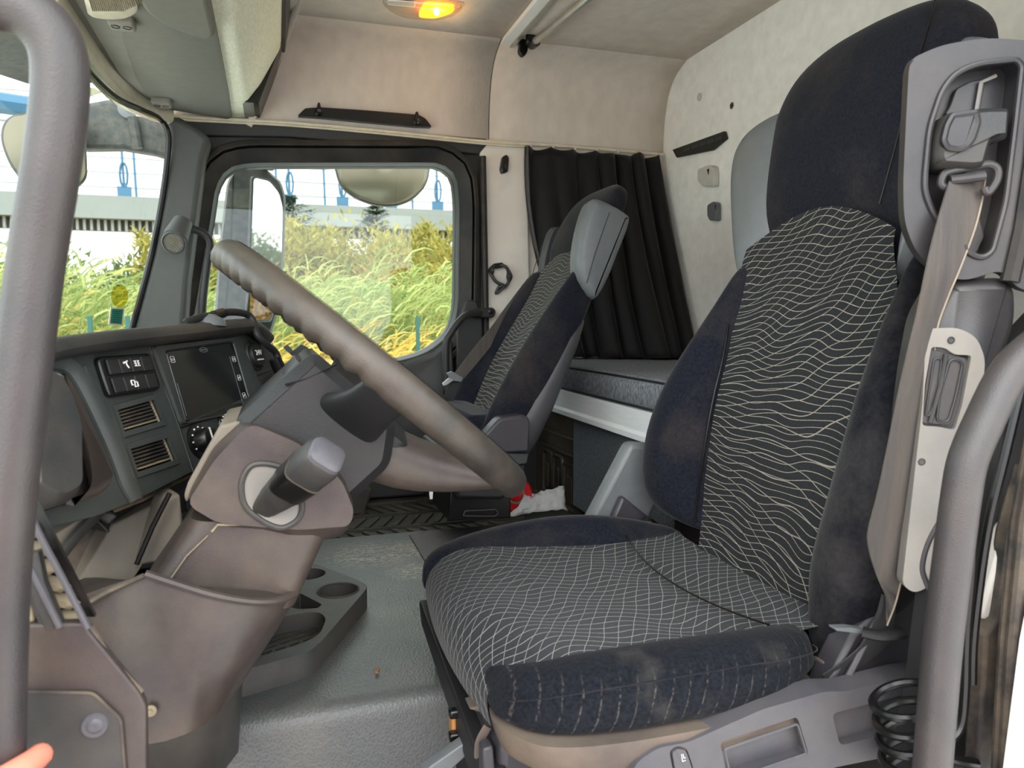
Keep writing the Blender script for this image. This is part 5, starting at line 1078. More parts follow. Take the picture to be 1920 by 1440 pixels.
for k in range(26):
    x = 160 + k * 3.6; q0, q1 = SPF.px(x, -25, .012), SPF.px(x + 14, 20 - max(0, (k - 16)) * 1.6, .012); b.tube([SPF.P(*q0, .0125), SPF.P(*q1, .0125)], .0012, 5)
o = b.build('grille', m_lump, sp_); o['kind'] = 'stuff'

# ================================================================ SMALL THINGS ON AND AROUND THE TUNNEL
tr = thing('cup_holder_tray', 'grey plastic tray with round cup wells on the engine tunnel', 'tray', V(.03, 1.35, .222))
TR = Fr((0, 1.3, .262), (1, 0, 0), (0, 1, 0))
def tz(pts): return [(W(x, y, Z=.262).x, W(x, y, Z=.262).y - 1.3) for x, y in pts]
to_ = tz([(690, 1098), (684, 1108), (600, 1205), (580, 1222), (440, 1262), (380, 1240), (430, 1130), (520, 1040), (600, 1060), (668, 1086)])
to_ = rpoly([(p[0], p[1], r) for p, r in zip(to_, (.02, .02, .03, .03, .01, .01, .01, .01, .01, .03))], .02, 5)
c1 = W(634, 1107, Z=.262); c2 = W(598, 1077, Z=.262)
h1 = circ((c1.x, c1.y - 1.3), .040, 22); h2 = circ((c2.x - .022, c2.y - 1.3 + .01), .036, 22)
h3 = rpoly(tz([(612, 1160), (600, 1188), (568, 1206), (470, 1235), (440, 1200), (520, 1158), (575, 1148), (600, 1148)]), .015, 4)
h4 = rpoly(tz([(604, 1133), (596, 1140), (560, 1142), (540, 1138), (562, 1112)]), .006, 3)
b = MB(); b.plate(TR, to_, [h1, h2, h3, h4], .042, [.03, .03, .03, .03]); b.build('tray_body', m_tray, tr, bevel=.003, angle=25)
b = MB(); b.tube([TR.P(*p, .0005) for p in h1], .002, 6, closed=True); b.build('cup_rim', m_tray, tr)
for i in range(4):
    for j in range(3):
        q = TR.P(c1.x - .135 + .03 * i - .004 * j, .0, -.029); p = W(500 + 26 * i + 9 * j, 1222 - 8 * i - 12 * j, Z=.234)
        b = MB(); b.tube([p + V(-.008, -.006, 0), p + V(.008, .006, 0)], .0016, 6); b.build('anti_slip_rib', m_tray, tr)
mt = thing('floor_mat', 'dusty black rubber mat with herringbone ribs in the passenger footwell', 'mat', V(.35, 2.3, .165))
b = MB(); b.box((.42, 2.30, .168), (.62, .52, .012)); b.build('mat', m_mat, mt, bevel=.004)
MF = Fr((.42, 2.3, .1745), (1, 0, 0), (0, 1, 0))
for row in range(3):
    for i in range(13):
        x = -.27 + .042 * i; y = -.2 + .15 * row; sg = 1 if row % 2 else -1
        b = MB(); b.fprism(MF, [(x - .008, y - .055), (x + .008, y - .055), (x + .008 + sg * .05, y + .055), (x - .008 + sg * .05, y + .055)], 0, .006); b.build('tread_rib', m_mat, mt)
for y in (-.265, -.125, .03, .18): b = MB(); b.fbox(MF, -.3, .3, y - .004, y + .004, 0, .008); b.build('mat_ridge', m_mat, mt)
b = MB(); b.box((.12, 2.45, .25), (.30, .16, .10), Matrix.Rotation(.3, 3, 'Y')); tag(b.build('foot_rest', m_mat, bevel=.01, seg=3), 'dusty black foot rest block behind the ribbed mat', 'foot rest')
tp_ = thing('tape_roll', 'roll of red tape standing beside the passenger seat pedestal', 'tape', W(972, 928, Y=2.22))
tpc = W(968, 926, Y=2.22); b = MB(); b.lathe(tpc, (-.55, -1, .1), [(.030, -.012), (.052, -.012), (.052, .012), (.030, .012), (.030, -.012)], 32, caps=False); b.build('tape', m_redt, tp_, angle=50)
b = MB(); b.lathe(tpc, (-.55, -1, .1), [(.024, -.0125), (.030, -.0125), (.030, .0125), (.024, .0125), (.024, -.0125)], 32, caps=False); b.build('core', m_card, tp_, angle=50)
b = MB(); b.lathe(tpc, (-.55, -1, .1), [(.022, -.004), (.022, .004), (0, .006)], 24); b.build('inner_roll', m_redt, tp_, angle=50)
random.seed(3); b = MB(); P = []
base = [W(955, 968, Z=.19), W(1062, 956, Z=.19), W(1055, 915, Z=.25), W(985, 930, Z=.24)]
for j in range(9):
    r = []
    for i in range(13):
        s, t = i / 12, j / 8; p = base[0].lerp(base[1], s).lerp(base[3].lerp(base[2], s), t)
        r.append(p + V(random.uniform(-.004, .004), random.uniform(-.006, .006), random.uniform(-.004, .006) + .025 * s * math.sin(3 * t)))
    P.append(r)
b.grid(P); tag(b.build('paper_bag', m_paper, solid=.004, angle=20), 'crumpled white paper bag on the floor beside the red tape', 'paper bag')
b = MB(); b.box(W(858, 1365, Y=.95) , (.02, .02, .05)); wb = tag(b.build('wooden_block', m_wood, bevel=.003), 'small brown wooden block wedged beside the driver seat slide', 'block')
for y in (1335, 1378): b = MB(); b.box(W(862, y, Y=.935), (.03, .014, .012)); b.build('black_clip', m_black, wb, bevel=.003)
b = MB(); b.prism([W(x, y, Z=.223) for x, y in ((704, 1257), (712, 1256), (709, 1263), (703, 1262))], (0, 0, .003)); tag(b.build('dry_leaf', m_wood), 'tiny brown leaf scrap on the engine tunnel', 'leaf')
# phone holder and flexible arm on the dash
ga = thing('flexible_arm', 'black flexible arm running over the dash corner beside the socket cover', 'arm', DF.P(*DF.px(470, 610)))
def dpx(x, y, c): return DF.P(*DF.px(x, y, c), c)
b = MB(); b.tube(smooth([dpx(412, 588, .012), dpx(438, 585, .014), dpx(464, 590, .018), dpx(476, 606, .022), dpx(482, 628, .026), dpx(500, 646, .03), dpx(516, 660, .03), dpx(522, 674, .03)], 5), .0058, 12); b.build('tube', m_blackm, ga)
b = MB(); b.tube([dpx(400, 592, .012), dpx(418, 587, .012)], .0078, 12); b.build('collar', m_black, ga)
b = MB(); b.tube([dpx(515, 672, .03), dpx(524, 692, .03), dpx(530, 706, .02)], [.010, .011, .009], 12); b.build('end_joint', m_black, ga)
b = MB(); b.tube(smooth([dpx(346, 606, .01), dpx(372, 596, .012), dpx(400, 592, .012)], 4), [.004] + [.006] * 7 + [.0075], 10); b.build('foot', m_blackm, ga)
b = MB(); b.lathe(dpx(385, 600, .004), (0, .1, 1), [(.03, -.01), (.028, 0), (.015, .008), (0, .01)], 20); b.build('suction_cup', m_leath, ga, angle=60)
ph = thing('phone_holder', 'black clamp phone holder on a ball joint behind the dash corner', 'phone holder', W(565, 665, Y=1.45))
yprism('clamp_jaw', rpoly([(543, 664), (565, 646), (578, 652), (576, 662), (562, 675)], 3), 1.43, .03, m_blackm, ph, .003)
yprism('clamp_body', rpoly([(562, 676), (576, 660), (586, 664), (587, 676), (572, 687)], 4), 1.44, .03, m_black, ph, .003)
yprism('clamp_arm', rpoly([(531, 652), (539, 646), (549, 657), (544, 664)], 1), 1.44, .02, m_leathd, ph, .002)
b = MB(); b.tube([W(533, 693, Y=1.42), W(546, 688, Y=1.43)], .004, 8); b.build('stem', m_black, ph)
b = MB(); b.lathe(W(542, 692, Y=1.43), W(560, 678, Y=1.44) - W(542, 692, Y=1.43), [(.006, -.002), (.012, .002), (.013, .012), (.009, .018), (.009, .03)], 12); b.build('ball_nut', m_black, ph, angle=25)
# stickers on the windscreen
SK = Fr(W(224, 575, Y=2.465), (W(240, 565, Y=2.48) - W(210, 565, Y=2.42)), (0, 0, -1))
b = MB(); e_ = SK.pxs([(224 + 16 * math.cos(k * .314), 555 + 22 * math.sin(k * .314)) for k in range(20)]); b.fprism(SK, e_, 0, .001); o = tag(b.build('oval_sticker', m_yel), 'pale yellow oval sticker on the windscreen above the green card', 'sticker')
stc = thing('green_card', 'green printed card with cream border stuck on the windscreen', 'sticker', W(218, 593, Y=2.465))
b = MB(); b.fprism(SK, SK.pxs([(207, 576), (233, 577), (230, 611), (203, 609)]), 0, .001); b.build('card', m_cream, stc)
b = MB(); b.fprism(SK, SK.pxs([(209, 579), (230, 580), (227, 608), (206, 606)]), .001, .0015); b.build('print', m_teal, stc)
for k in range(6): b = MB(); y = 583 + k * 4; b.fprism(SK, SK.pxs([(212 - k * .4, y), (226 - k * .4 - (k % 3), y + .6), (226 - k * .4 - (k % 3), y + 1.6), (212 - k * .4, y + 1)]), .0015, .0018); b.build('text_line', m_doordark, stc)
# coiled hose, pipe, door seal and body edge at the driver's door pillar
hz = thing('coiled_hose', 'black coiled air hose beside the driver seat at the door sill', 'hose', W(1690, 1400, Y=.6))
cc = smooth([W(1800, 1440, Y=.60), W(1730, 1400, Y=.60), W(1685, 1345, Y=.61), W(1690, 1305, Y=.62), W(1715, 1295, Y=.63)], 3)
hx = []
a0, a1 = W(1690, 1300, Y=.62), W(1720, 1480, Y=.60)
for i in range(150):
    t = i / 149; an = t * 2 * math.pi * 5.2; c = a0.lerp(a1, t); hx.append(c + V(.030 * math.cos(an), .028 * math.sin(an), .008 * math.cos(an + .6)))
b = MB(); b.tube(hx, .0048, 8); b.build('coil', m_black, hz)
b = MB(); b.tube(smooth([W(1825, 930, Y=.60), W(1822, 1060, Y=.60), W(1812, 1180, Y=.60), W(1808, 1300, Y=.60), W(1800, 1360, Y=.60), W(1775, 1390, Y=.60), W(1740, 1400, Y=.60)], 5), .0058, 10); b.build('straight_length', m_black, hz)
b = MB(); b.tube(smooth([W(1760, 1415, Y=.60), W(1790, 1425, Y=.60), W(1830, 1432, Y=.60)], 5), .0058, 10); b.build('end_length', m_black, hz)
pp = tag(MB().tube(smooth([W(1935, 640, Y=.59), W(1885, 850, Y=.595), W(1850, 1000, Y=.60), W(1826, 1180, Y=.60), W(1822, 1280, Y=.605)], 5), .0055, 10).build('black_pipe', m_black), 'thin glossy black pipe running up behind the bent grab handle', 'pipe')
b = MB(); b.prism([W(x, y, Y=.64) for x, y in ((1815, 860), (1860, 700), (1990, 560), (1990, 1500), (1700, 1500), (1735, 1300), (1760, 1100))], (0, .03, 0)); struct('wall_driver_pillar', b, m_blackm)
b = MB(); b.prism([W(x, y, Y=.60) for x, y in ((1895, 1000), (1930, 870), (1930, 1500), (1830, 1500), (1850, 1190), (1870, 1160))], (0, .02, 0)); struct('door_2_frame', b, m_seal, bevel=.004)
b = MB(); b.tube([W(1945, 760, Y=.575), W(1905, 980, Y=.575), W(1884, 1200, Y=.575), W(1868, 1480, Y=.575)], .0065, 10); struct('door_2_seal', b, m_seal)
b = MB(); b.tube([W(1958, 760, Y=.565), W(1920, 980, Y=.565), W(1899, 1200, Y=.565), W(1882, 1480, Y=.565)], .007, 10); struct('door_2_outer_seal', b, m_seal)
b = MB(); b.prism([W(x, y, Y=.61) for x, y in ((1900, 980), (1880, 1010), (1842, 1145), (1845, 1165), (1858, 1160), (1895, 1020))], (0, .02, 0)); struct('trim_8', b, m_cap, bevel=.004)
b = MB(); b.prism([W(x, y, Y=.55) for x, y in ((1935, 1110), (1917, 1200), (1886, 1440), (1881, 1480), (2100, 1480), (2100, 1110))], (0, .003, 0)); struct('wall_driver_outer', b, m_white)
# the photographer's hand on the arching handle
pe = thing('person', 'fingers of a person holding the arching grab handle', 'person', W(20, 1450, Y=.58))
def finger(pts, rs): 
    c = smooth(pts, 5); n = len(c); L = len(rs) - 1
    r = [interp([(k / L, q) for k, q in enumerate(rs)], i / (n - 1)) for i in range(n)]
    return c, r
b = MB()
hc = V(*W(2, 1440, Y=.60))
for k in range(4):
    dz = -.019 * k; sc_ = (1, 1.06, 1.0, .85)[k]
    o = V(0, 0, dz)
    pts = [hc + o + V(-.045, -.035, -.004), hc + o + V(-.020, -.034, -.001), hc + o + V(.004, -.028, .0), hc + o + V(.021, -.008, .001), hc + o + V(.027, .006, .001)]
    if k == 0: pts = [p + V(.0, 0, .004) for p in pts]
    c, r = finger(pts, [.0105 * sc_, .0102 * sc_, .0098 * sc_, .0092 * sc_, .0086 * sc_, .0078 * sc_]); r[-1] *= .55; r[-2] *= .88
    b.tube(c, r, 12)
b.loft([[hc + V(-.045 - .02 * k - .0, -.035 - .014 * k + .013 * math.cos(f) * (1, 1.15, 1.0, .9)[k], -.028 + .043 * math.sin(f) * (1, 1.0, .85, .7)[k]) for f in [2 * math.pi * i / 16 for i in range(16)]] for k in range(4)])
c, r = finger([hc + V(-.085, -.06, .004), hc + V(-.06, -.03, .018), hc + V(-.035, .0, .02), hc + V(-.012, .020, .016), hc + V(.004, .026, .012)], [.013, .0125, .011, .0105, .009]); r[-1] *= .55; b.tube(c, r, 12)
b.build('hand', m_skin, pe, angle=180)
b = MB(); wpos = hc + V(-.105, -.077, -.028); b.loft([[wpos.lerp(hc + V(-.34, -.34, -.22), t) + V(.03 * s * math.cos(f) * .6, .03 * s * math.cos(f) * -.8, .034 * s * math.sin(f)) for f in [2 * math.pi * i / 16 for i in range(16)]] for t, s in ((0, 1.05), (.02, 1.15), (.4, 1.3), (1, 1.6))]); b.build('sleeve', m_sleeve, pe, angle=180)

# the photographer stands on the step behind the camera: red jacket, out of the picture but for the fingers
def oval(c, rx, ry, n=18): return [V(c[0] + rx * math.cos(2 * math.pi * i / n), c[1] + ry * math.sin(2 * math.pi * i / n), c[2]) for i in range(n)]
b = MB(); b.loft([oval((-.02, -.46, z), rx, ry) for z, rx, ry in ((-.12, .19, .14), (.05, .18, .13), (.25, .20, .14), (.42, .22, .13), (.50, .20, .11), (.55, .12, .08))]); b.build('jacket', m_sleeve, pe, sub=1)
for sx in (-.11, .07):
    b = MB(); b.loft([oval((sx, -.46 + dy, z), r, r) for z, r, dy in ((-.93, .055, .0), (-.85, .05, 0), (-.5, .065, .02), (-.12, .095, 0))]); b.build('trouser_leg', m_carpet, pe, sub=1)
b = MB(); b.loft([oval((-.02, -.44 + dy, z), rx, ry) for z, rx, ry, dy in ((.52, .055, .055, 0), (.60, .055, .06, .01), (.63, .07, .085, .02), (.70, .078, .098, .01), (.78, .075, .095, 0), (.84, .05, .065, 0), (.86, .02, .03, 0))]); b.build('head', m_skin, pe, sub=1)
b = MB(); b.tube(smooth([V(-.20, -.46, .47), V(-.34, -.34, .30), V(-.30, -.15, .33), W(2, 1440, Y=.60) + V(-.15, -.12, -.06)], 4), .05, 12); b.build('upper_sleeve', m_sleeve, pe)
b = MB(); b.tube(smooth([V(.17, -.46, .47), V(.26, -.35, .35), V(.16, -.20, .62), V(.06, -.10, .72)], 4), [.055, .055, .054, .053, .052, .05, .048, .046, .044, .042, .04, .038, .036], 12); b.build('raised_sleeve', m_sleeve, pe)
b = MB(); b.box((0.0, -.035, .80), (.15, .01, .072)); b.build('phone', m_black, pe, bevel=.004)
b = MB(); b.box((-.02, -.40, -.96), (.5, .30, .03)); struct('trim_9', b, m_blackm)

# ================================================================ OUTSIDE
# outside mirrors and sun visor of the truck
mm = thing('door_mirror', 'tall dark door mirror outside the far window', 'mirror', W(470, 600, Y=2.9))
MM = Fr(W(470, 450, Y=2.88), (1, 0, 0), (0, 0, 1))
hm = rpoly(MM.pxs([(448, 308), (478, 308), (500, 318), (527, 340), (536, 370), (533, 470), (528, 560), (505, 640), (400, 640), (410, 470), (425, 345), (432, 328)]), .02, 4)
b = MB(); b.loft([[MM.P(x, y, -.10) for x, y in offs(hm, -.02)], [MM.P(x, y, -.05) for x, y in hm], [MM.P(x, y, 0) for x, y in hm], [MM.P(x, y, .012) for x, y in offs(hm, -.008)]]); b.build('housing', m_mhouse, mm, angle=50)
gm = rpoly(MM.pxs([(476, 333), (505, 340), (523, 362), (530, 390), (528, 470), (524, 545), (505, 600), (468, 600), (472, 450)], .014), .015, 4)
GM = Fr(MM.P(.125, 0, .018), (.69, .72, 0), (0, 0, 1))
b = MB(); gq = rpoly(GM.pxs([(474, 329), (507, 336), (526, 360), (533, 390), (531, 470), (527, 547), (507, 604), (464, 604), (469, 450)]), .015, 4); b.loft([[GM.P(x, y, -.0035) for x, y in gq], [GM.P(x, y, -.012) for x, y in gq], [GM.P(x * .8, y, -.012) - V(0, 0, 0) + V(0, min(.0, 0) + .09 * max(0, -x / .16), 0) for x, y in gq]]); b.build('mirror_back', m_mhouse, mm)
b = MB(); b.fprism(GM, rpoly(GM.pxs([(476, 333), (505, 340), (523, 362), (530, 390), (528, 470), (524, 545), (505, 600), (468, 600), (472, 450)]), .015, 4), -.004, .0); b.build('mirror_glass', m_mirror, mm)
b = MB(); b.tube([MM.P(*p, .013) for p in MM.pxs([(437, 330), (433, 450), (418, 640)], .013)], .0025, 6); b.build('housing_seam', m_black, mm)
b = MB(); b.prism([W(x, y, Y=2.9) for x, y in ((442, 316), (438, 300), (484, 298), (478, 316))], (0, .05, 0)); b.box((-.02, 2.80, 1.36), (.05, .28, .05)); b.build('mirror_arm', m_mhouse, mm, bevel=.008)
km = thing('kerb_mirror', 'round convex kerb mirror hanging above the far window outside', 'mirror', W(716, 330, Y=2.95))
KF = Fr(W(716, 315, Y=2.95), (1, 0, 0), (0, .25, 1))
kp = rpoly(KF.pxs([(622, 255), (815, 262), (805, 312), (800, 345), (775, 372), (745, 385), (705, 385), (665, 370), (638, 348), (629, 315)]), .05, 6)
cx = sum(p[0] for p in kp) / len(kp); cy_ = sum(p[1] for p in kp) / len(kp)
b = MB(); b.loft([[KF.P(x, y, -.05) for x, y in offs(kp, -.03)], [KF.P(x, y, -.01) for x, y in offs(kp, .003)], [KF.P(x, y, .0) for x, y in offs(kp, .003)]]); b.build('housing', m_mhouse, km, angle=50)
b = MB(); b.loft([[KF.P(cx + (x - cx) * s, cy_ + (y - cy_) * s, .001 + .03 * (1 - s * s)) for x, y in kp] for s in (.99, .9, .75, .55, .3, .05)]); b.build('mirror_glass', m_mirrord, km, angle=180)  # beige of the reflection is painted into the glass colour
b = MB(); b.tube([V(.36, 2.66, 1.52), V(.36, 2.80, 1.56), V(.36, 2.97, 1.45)], .016, 10); b.build('mirror_arm', m_mhouse, km)
fm = thing('front_mirror', 'front mirror with painted beige reflection outside the windscreen on a black arm', 'mirror', W(82, 260, Y=2.3))
FMF = Fr(W(82, 265, Y=2.66), (1, .25, 0), (0, .1, 1))
f_ = rpoly(FMF.pxs([(8, 240), (20, 222), (70, 212), (155, 205), (160, 330), (150, 344), (120, 350), (70, 348), (45, 338), (20, 305), (6, 265)]), .03, 5)
b = MB(); b.loft([[FMF.P(x, y, -.07) for x, y in offs(f_, -.03)], [FMF.P(x, y, -.01) for x, y in offs(f_, .006)], [FMF.P(x, y, .006) for x, y in offs(f_, .006)], [FMF.P(x, y, .008) for x, y in offs(f_, .0)]]); b.build('housing', m_mhouse, fm, angle=50)
b = MB(); b.fprism(FMF, f_, .006, .0095); b.build('mirror_glass', m_mirrord, fm)
b = MB(); b.prism([W(x, y, Y=2.78) for x, y in ((140, 196), (200, 185), (262, 186), (300, 200), (325, 250), (325, 300), (290, 289), (230, 279), (150, 280))], (0, .06, 0)); b.build('mirror_arm', m_mhouse, fm, bevel=.015, seg=3)
b = MB(); b.lathe(W(240, 205, Y=2.775), (0, -1, 0), [(.032, 0), (.030, .006), (0, .010)], 20); b.build('arm_pivot', m_leath, fm)
b = MB(); b.tube([W(248, 220, Y=2.76), W(258, 278, Y=2.76)], .016, 10); b.build('arm_tube', m_mhouse, fm)
ev = thing('exterior_sun_visor', 'grey translucent sun visor outside above the windscreen with marker lens', 'visor', V(-.65, 1.5, 1.45))
b = MB(); b.prism([V(-.42, .3, 1.50), V(-.72, .3, 1.40), V(-.72, 2.1, 1.40), V(-.62, 2.35, 1.42), V(-.42, 2.45, 1.47)], (0, 0, .012)); b.build('visor_blade', m_mhouse, ev, bevel=.004)
b = MB(); b.prism([W(x, y, Y=2.30) for x, y in rpoly([(140, 162), (178, 165), (190, 172), (170, 178), (140, 182)], 3)], (0, .01, 0)); b.build('marker_lens', m_cream, ev, bevel=.003)
# ground
GZ = -1.35
b = MB(); b.grid([[V(x, y, GZ + (.0 if y < 30 else .01 * (y - 30))) for x in range(-120, 121, 20)] for y in range(-40, 161, 10)]); struct('ground', b, m_soil)
b = MB(); b.box((-8, -14, GZ + .02), (40, 44, .04)); struct('ground_bounce_slab', b, m_bounce)  # unseen pale slab added to bounce daylight up onto the ceiling
# white hall with a deep beam, ribbed soffit and blue hangers
hall = thing('sports_hall', 'large white building with ribbed soffit beam behind the reeds', 'building', V(0, 60, GZ))
b = MB(); b.box((-10, 66, 17), (150, 4, 37)); b.build('wall', m_bwhite, hall)
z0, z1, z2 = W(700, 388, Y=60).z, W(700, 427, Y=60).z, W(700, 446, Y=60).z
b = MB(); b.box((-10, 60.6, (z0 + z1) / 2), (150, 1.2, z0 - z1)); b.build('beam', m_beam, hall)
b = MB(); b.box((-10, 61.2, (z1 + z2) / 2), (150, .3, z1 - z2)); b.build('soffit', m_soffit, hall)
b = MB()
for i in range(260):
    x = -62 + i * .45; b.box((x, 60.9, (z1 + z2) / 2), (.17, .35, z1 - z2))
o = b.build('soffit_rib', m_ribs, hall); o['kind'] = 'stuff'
for k in range(7):
    b = MB(); b.box((-10, 63.96, z0 + 1.2 + k * 1.1), (150, .06, .05)); b.build('cladding_joint', m_beam, hall)
def at60(px): return W(px, 380, Y=60).x
OR = ('first', 'second', 'third', 'fourth', 'fifth', 'sixth', 'seventh', 'eighth')
RODL = ['blue hanger rod with turnbuckle seen through the windscreen', 'plain blue hanger rod seen through the windscreen beside the pillar'] + ['blue hanger rod on the white building, %s from the front edge of the door window' % OR[k] for k in range(8)]
for i, (px, tb2) in enumerate(((233, 1), (255, 0), (436, 0), (520, 0), (544, 1), (610, 0), (643, 1), (735, 1), (775, 0), (822, 1))):
    x = at60(px); h = thing('hanger_rod', RODL[i], 'rod', V(x, 60, z0), 'blue hangers on the white building')
    b = MB(); b.tube([V(x, 60.3, z0), V(x - .2, 60.3, z0 + 9)], .09, 6); b.build('rod', m_blue, h)
    if tb2:
        b = MB(); b.box((x, 60.3, z0 + .35), (.9, .3, .7)); b.build('base_plate', m_blue, h)
        b = MB(); b.tube([V(x + .25 * c, 60.2, z0 + 1.5 + s) for c, s in circ((0, 0), 1, 10, .9)], .09, 5, closed=True); b.build('turnbuckle', m_blue, h)
ar = []
for x in range(-60, -12, 3): ar.append(V(x, 62, W(0, 280, Y=62).z + 3.2 - .0095 * (x + 18) ** 2 * (1 if x < -18 else 3)))
tag(MB().tube(ar, .75, 8).build('blue_arch', m_blue), 'broad blue steel arch in front of the white building', 'arch')
# plants
def leafblade(b, p, d, L, w, droop, n=3, side=None):
    d = Vector(d).normalized(); s = side or d.cross(V(0, 0, 1)); s = (s if s.length > .1 else V(1, 0, 0)).normalized()
    vs = []; q = Vector(p); dd = d.copy()
    for i in range(n):
        ww = w * (1 - i / n) ** .7
        vs += [q - s * ww, q + s * ww]; q = q + dd * (L / n); dd = (dd + V(0, 0, -droop / n)).normalized()
    vs.append(q); fs = [(2 * i, 2 * i + 1, 2 * i + 3, 2 * i + 2) for i in range(n - 1)] + [(2 * n - 2, 2 * n - 1, 2 * n)]
    b.add(vs, fs)
def reeds(nm, n, y0, y1, h0, h1, mat, seed, leaves=7, lab='', dens=None, xf=None):
    rnd = random.Random(seed); b = MB()
    for i in range(n):
        y = rnd.uniform(y0, y1); x = rnd.uniform(-.52 * y, .36 * y)
        if xf and not xf(x / y, rnd): continue
        h = rnd.uniform(h0, h1) * (1 + .12 * math.sin(x * .9) + .1 * math.sin(y * 2 + x * .4)); lean = V(rnd.gauss(.14, .08), rnd.gauss(0, .08), 1)
        base = V(x, y, GZ); b.add([base + V(-.012, 0, 0), base + V(.012, 0, 0), base + lean * h], [(0, 1, 2)])
        for k in range(leaves):
            t = .25 + .75 * (k + rnd.random()) / leaves; p = base + lean * h * t
            a = rnd.gauss(0, .9); leafblade(b, p, (math.cos(a), math.sin(a) * .9, rnd.uniform(.5, 1.3)), rnd.uniform(.35, .75), rnd.uniform(.014, .026), rnd.uniform(.9, 2.0), 3, V(rnd.gauss(0, .5), .3, rnd.gauss(0, 1)))
    o = b.build(nm, mat, weld=False, normals=False, smooth=False); tag(o, lab, 'reeds', kind='stuff'); return o
reeds('reed_bed', 3000, 13.5, 19, 2.0, 2.9, m_reed, 1, 8, 'tall green reeds blown sideways beyond the far window')
reeds('dry_reed_fringe', 1700, 11.5, 14.5, .7, 1.7, m_reedy, 2, 6, 'dry straw coloured reeds along the front of the reed bed')
reeds('dry_reed_mix', 700, 14, 18, 1.2, 2.3, m_reedy, 5, 5, 'dry straw stalks mixed into the green reeds')
def bush(nm, c, r, h, mat, n, seed, lab, grp, lw=.062):
    rnd = random.Random(seed); t = thing(nm, lab, 'bush', (c[0], c[1], GZ), grp); b = MB()
    lobes = [(rnd.uniform(-.7, .7) * r, rnd.uniform(-.5, .5) * r, rnd.uniform(.35, .86) * h, rnd.uniform(.3, .55) * r) for _ in range(18)]
    for i in range(n):
        l = lobes[i % 18]; v = V(rnd.gauss(0, 1), rnd.gauss(0, 1), rnd.gauss(0, 1)).normalized() * l[3] * rnd.uniform(.35, 1.08)
        p = V(c[0] + l[0] + v.x, c[1] + l[1] + v.y, GZ + max(.1, l[2] + v.z * 1.15))
        leafblade(b, p, (v.x + rnd.gauss(0, .6), v.y + rnd.gauss(0, .6), abs(v.z) + .5), rnd.uniform(.13, .28), rnd.uniform(.5, 1) * lw, .6, 2, V(rnd.gauss(0, 1), rnd.gauss(0, 1), rnd.gauss(0, 1)))
    o = b.build('foliage', mat, t, weld=False, normals=False, smooth=False); o['kind'] = 'stuff'
    b = MB()
    for k in range(4): b.tube([V(c[0] + .1 * k - .2, c[1], GZ), V(c[0] + lobes[k][0] * .6, c[1] + lobes[k][1] * .6, GZ + lobes[k][2])], [.06, .02], 6)
    b.build('stems', m_bark, t)
bx = [(-1.5, 23, 2.3, 3.9, m_bush), (1.2, 23, 2.4, 4.3, m_bush), (3.9, 22.5, 2.4, 4.4, m_bush), (6.4, 23, 2.3, 4.1, m_bushb), (2.6, 20.5, 1.8, 3.2, m_bushb), (5.0, 20.3, 1.9, 3.4, m_bush), (.2, 21, 1.7, 3.1, m_bush), (8.2, 22, 2.2, 4.2, m_bush)]
BL = ['yellow green willow bush just behind the door mirror', 'yellow green willow bush below the broad dark conifer', 'tall yellow green willow bush in front of the slender spruce', 'browning bush at the rear edge of the window view', 'low browning bush in the middle of the window view', 'low yellow green bush in front of the browning ones near the window corner', 'low yellow green bush over the steering wheel rim', 'yellow green bush hidden past the rear window edge']
for k, (x, y, r, h, m) in enumerate(bx):
    lab = BL[k]
    bush('willow_bush', (x, y), r, h, m, 9000, 20 + k, lab, 'bushes behind the reeds')
for k, (x, y, r, h) in enumerate(((-9.5, 24, 2.6, 3.6), (-7.3, 25, 2.4, 4.4), (-5.2, 25, 2.2, 3.7), (-3.4, 26, 2.2, 3.4))):
    bush('green_bush', (x, y), r, h, m_dtree, 5000, 40 + k, 'grey green bush above the reeds through the windscreen, %s from the arching handle' % OR[k], 'bushes seen through the windscreen')
bush('dark_tree', (-13.2, 23.5), 2.6, 5.6, m_dtree, 6000, 60, 'dark broad tree at the windscreen edge beyond the arching handle', None)
bush('mirror_tree', (38, 3.0), 3.6, 6.4, m_dtree, 16000, 71, 'rounder green tree behind the truck, reflected in the door mirror', None, .12)
bush('tan_field_bank', (32, 3.2), 3.2, 3.6, m_bushb, 12000, 72, 'brown leafy bank added behind the truck for the dry field in the door mirror', None, .12)  # leafy mound put in for the tan field in the mirror's reflection
rnd = random.Random(9); b = MB()
for i in range(20000):
    x = rnd.uniform(-4, 11); z = rnd.uniform(0, 1) ** .8 * (4.75 + .4 * math.sin(x * 1.7) + .3 * math.sin(x * 4.1)); p = V(x, 25.5 + rnd.uniform(-.6, .6), GZ + z)
    leafblade(b, p, (rnd.gauss(0, .7), rnd.gauss(0, .7), .8), rnd.uniform(.2, .42), .05, .6, 2, V(rnd.gauss(0, 1), rnd.gauss(0, .4), rnd.gauss(0, 1)))
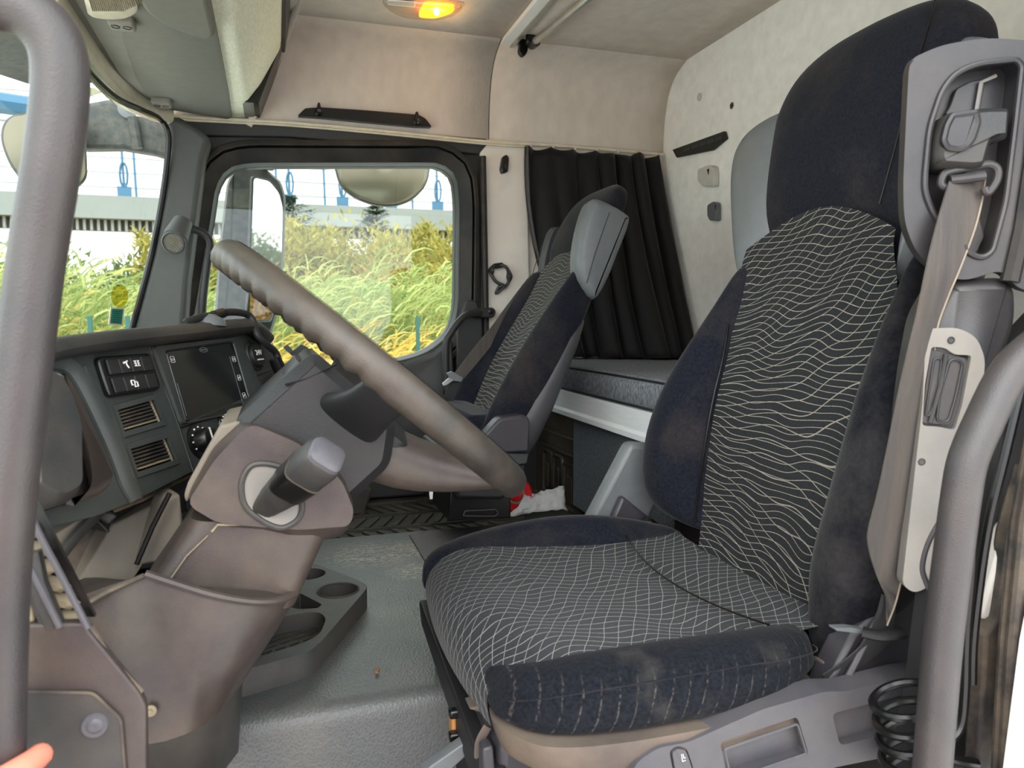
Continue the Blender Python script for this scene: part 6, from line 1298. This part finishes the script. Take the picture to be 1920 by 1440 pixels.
tag(b.build('thicket', m_bush, weld=False, normals=False, smooth=False), 'dense olive thicket filling the back between the willow bushes', 'shrubbery', kind='stuff')
def conifer(c, h, r, seed, lab):
    rnd = random.Random(seed); t = thing('conifer', lab, 'tree', (c[0], c[1], GZ)); b = MB(); b.tube([V(c[0], c[1], GZ), V(c[0] + .1, c[1], GZ + h)], [.16, .02], 8); b.build('trunk', m_bark, t)
    b = MB(); z = .25 * h
    while z < h * .99:
        f = 1 - z / h; L = r * f ** .75 + .12
        for k in range(7):
            a = rnd.uniform(0, 6.28); d = V(math.cos(a), math.sin(a), .12 + .3 * (1 - f)); l = L * rnd.uniform(.65, 1.1); p = V(c[0], c[1], GZ + z + rnd.uniform(-.1, .1))
            for j in range(9):
                q = p + d * l * (j + .6) / 9 + V(0, 0, -.10 * l * ((j + .6) / 9) ** 2)
                for s in (-1, 0, 1): leafblade(b, q, (d.x * .6 - s * d.y, d.y * .6 + s * d.x, rnd.uniform(-.35, .25)), rnd.uniform(.16, .34) * (1 - .4 * j / 9) + .08, .035, .5, 2)
        z += .21 + .12 * f
    o = b.build('branches', m_fir, t, weld=False, normals=False, smooth=False); o['kind'] = 'stuff'
pc = W(702, 380, Y=36); conifer((pc.x, 36), pc.z - GZ, 3.3, 5, 'slender spruce standing alone above the bushes')
pc = W(545, 365, Y=34); conifer((pc.x, 34), pc.z - GZ, 4.4, 6, 'broad dark conifer half hidden behind the door mirror')
for k, (x, y0_, lab) in enumerate(((783, 593, 'green metal post in the reeds near the window corner'), (638, 596, 'green metal post just behind the steering wheel rim'), (168, 592, 'green metal post in the reeds behind the windscreen stickers'), (239, 592, 'green metal post beside the windscreen pillar'))):
    p = W(x, y0_, Y=11.2); b = MB(); b.box((p.x, 11.2, (p.z + GZ) / 2), (.055, .055, p.z - GZ)); tag(b.build('fence_post', m_post, bevel=.006), lab, 'post', 'green fence posts')
for o in list(COL.objects):
    if o.type == 'MESH' and o.parent is None and 'label' not in o and o.get('kind') != 'structure': print('UNTAGGED', o.name)
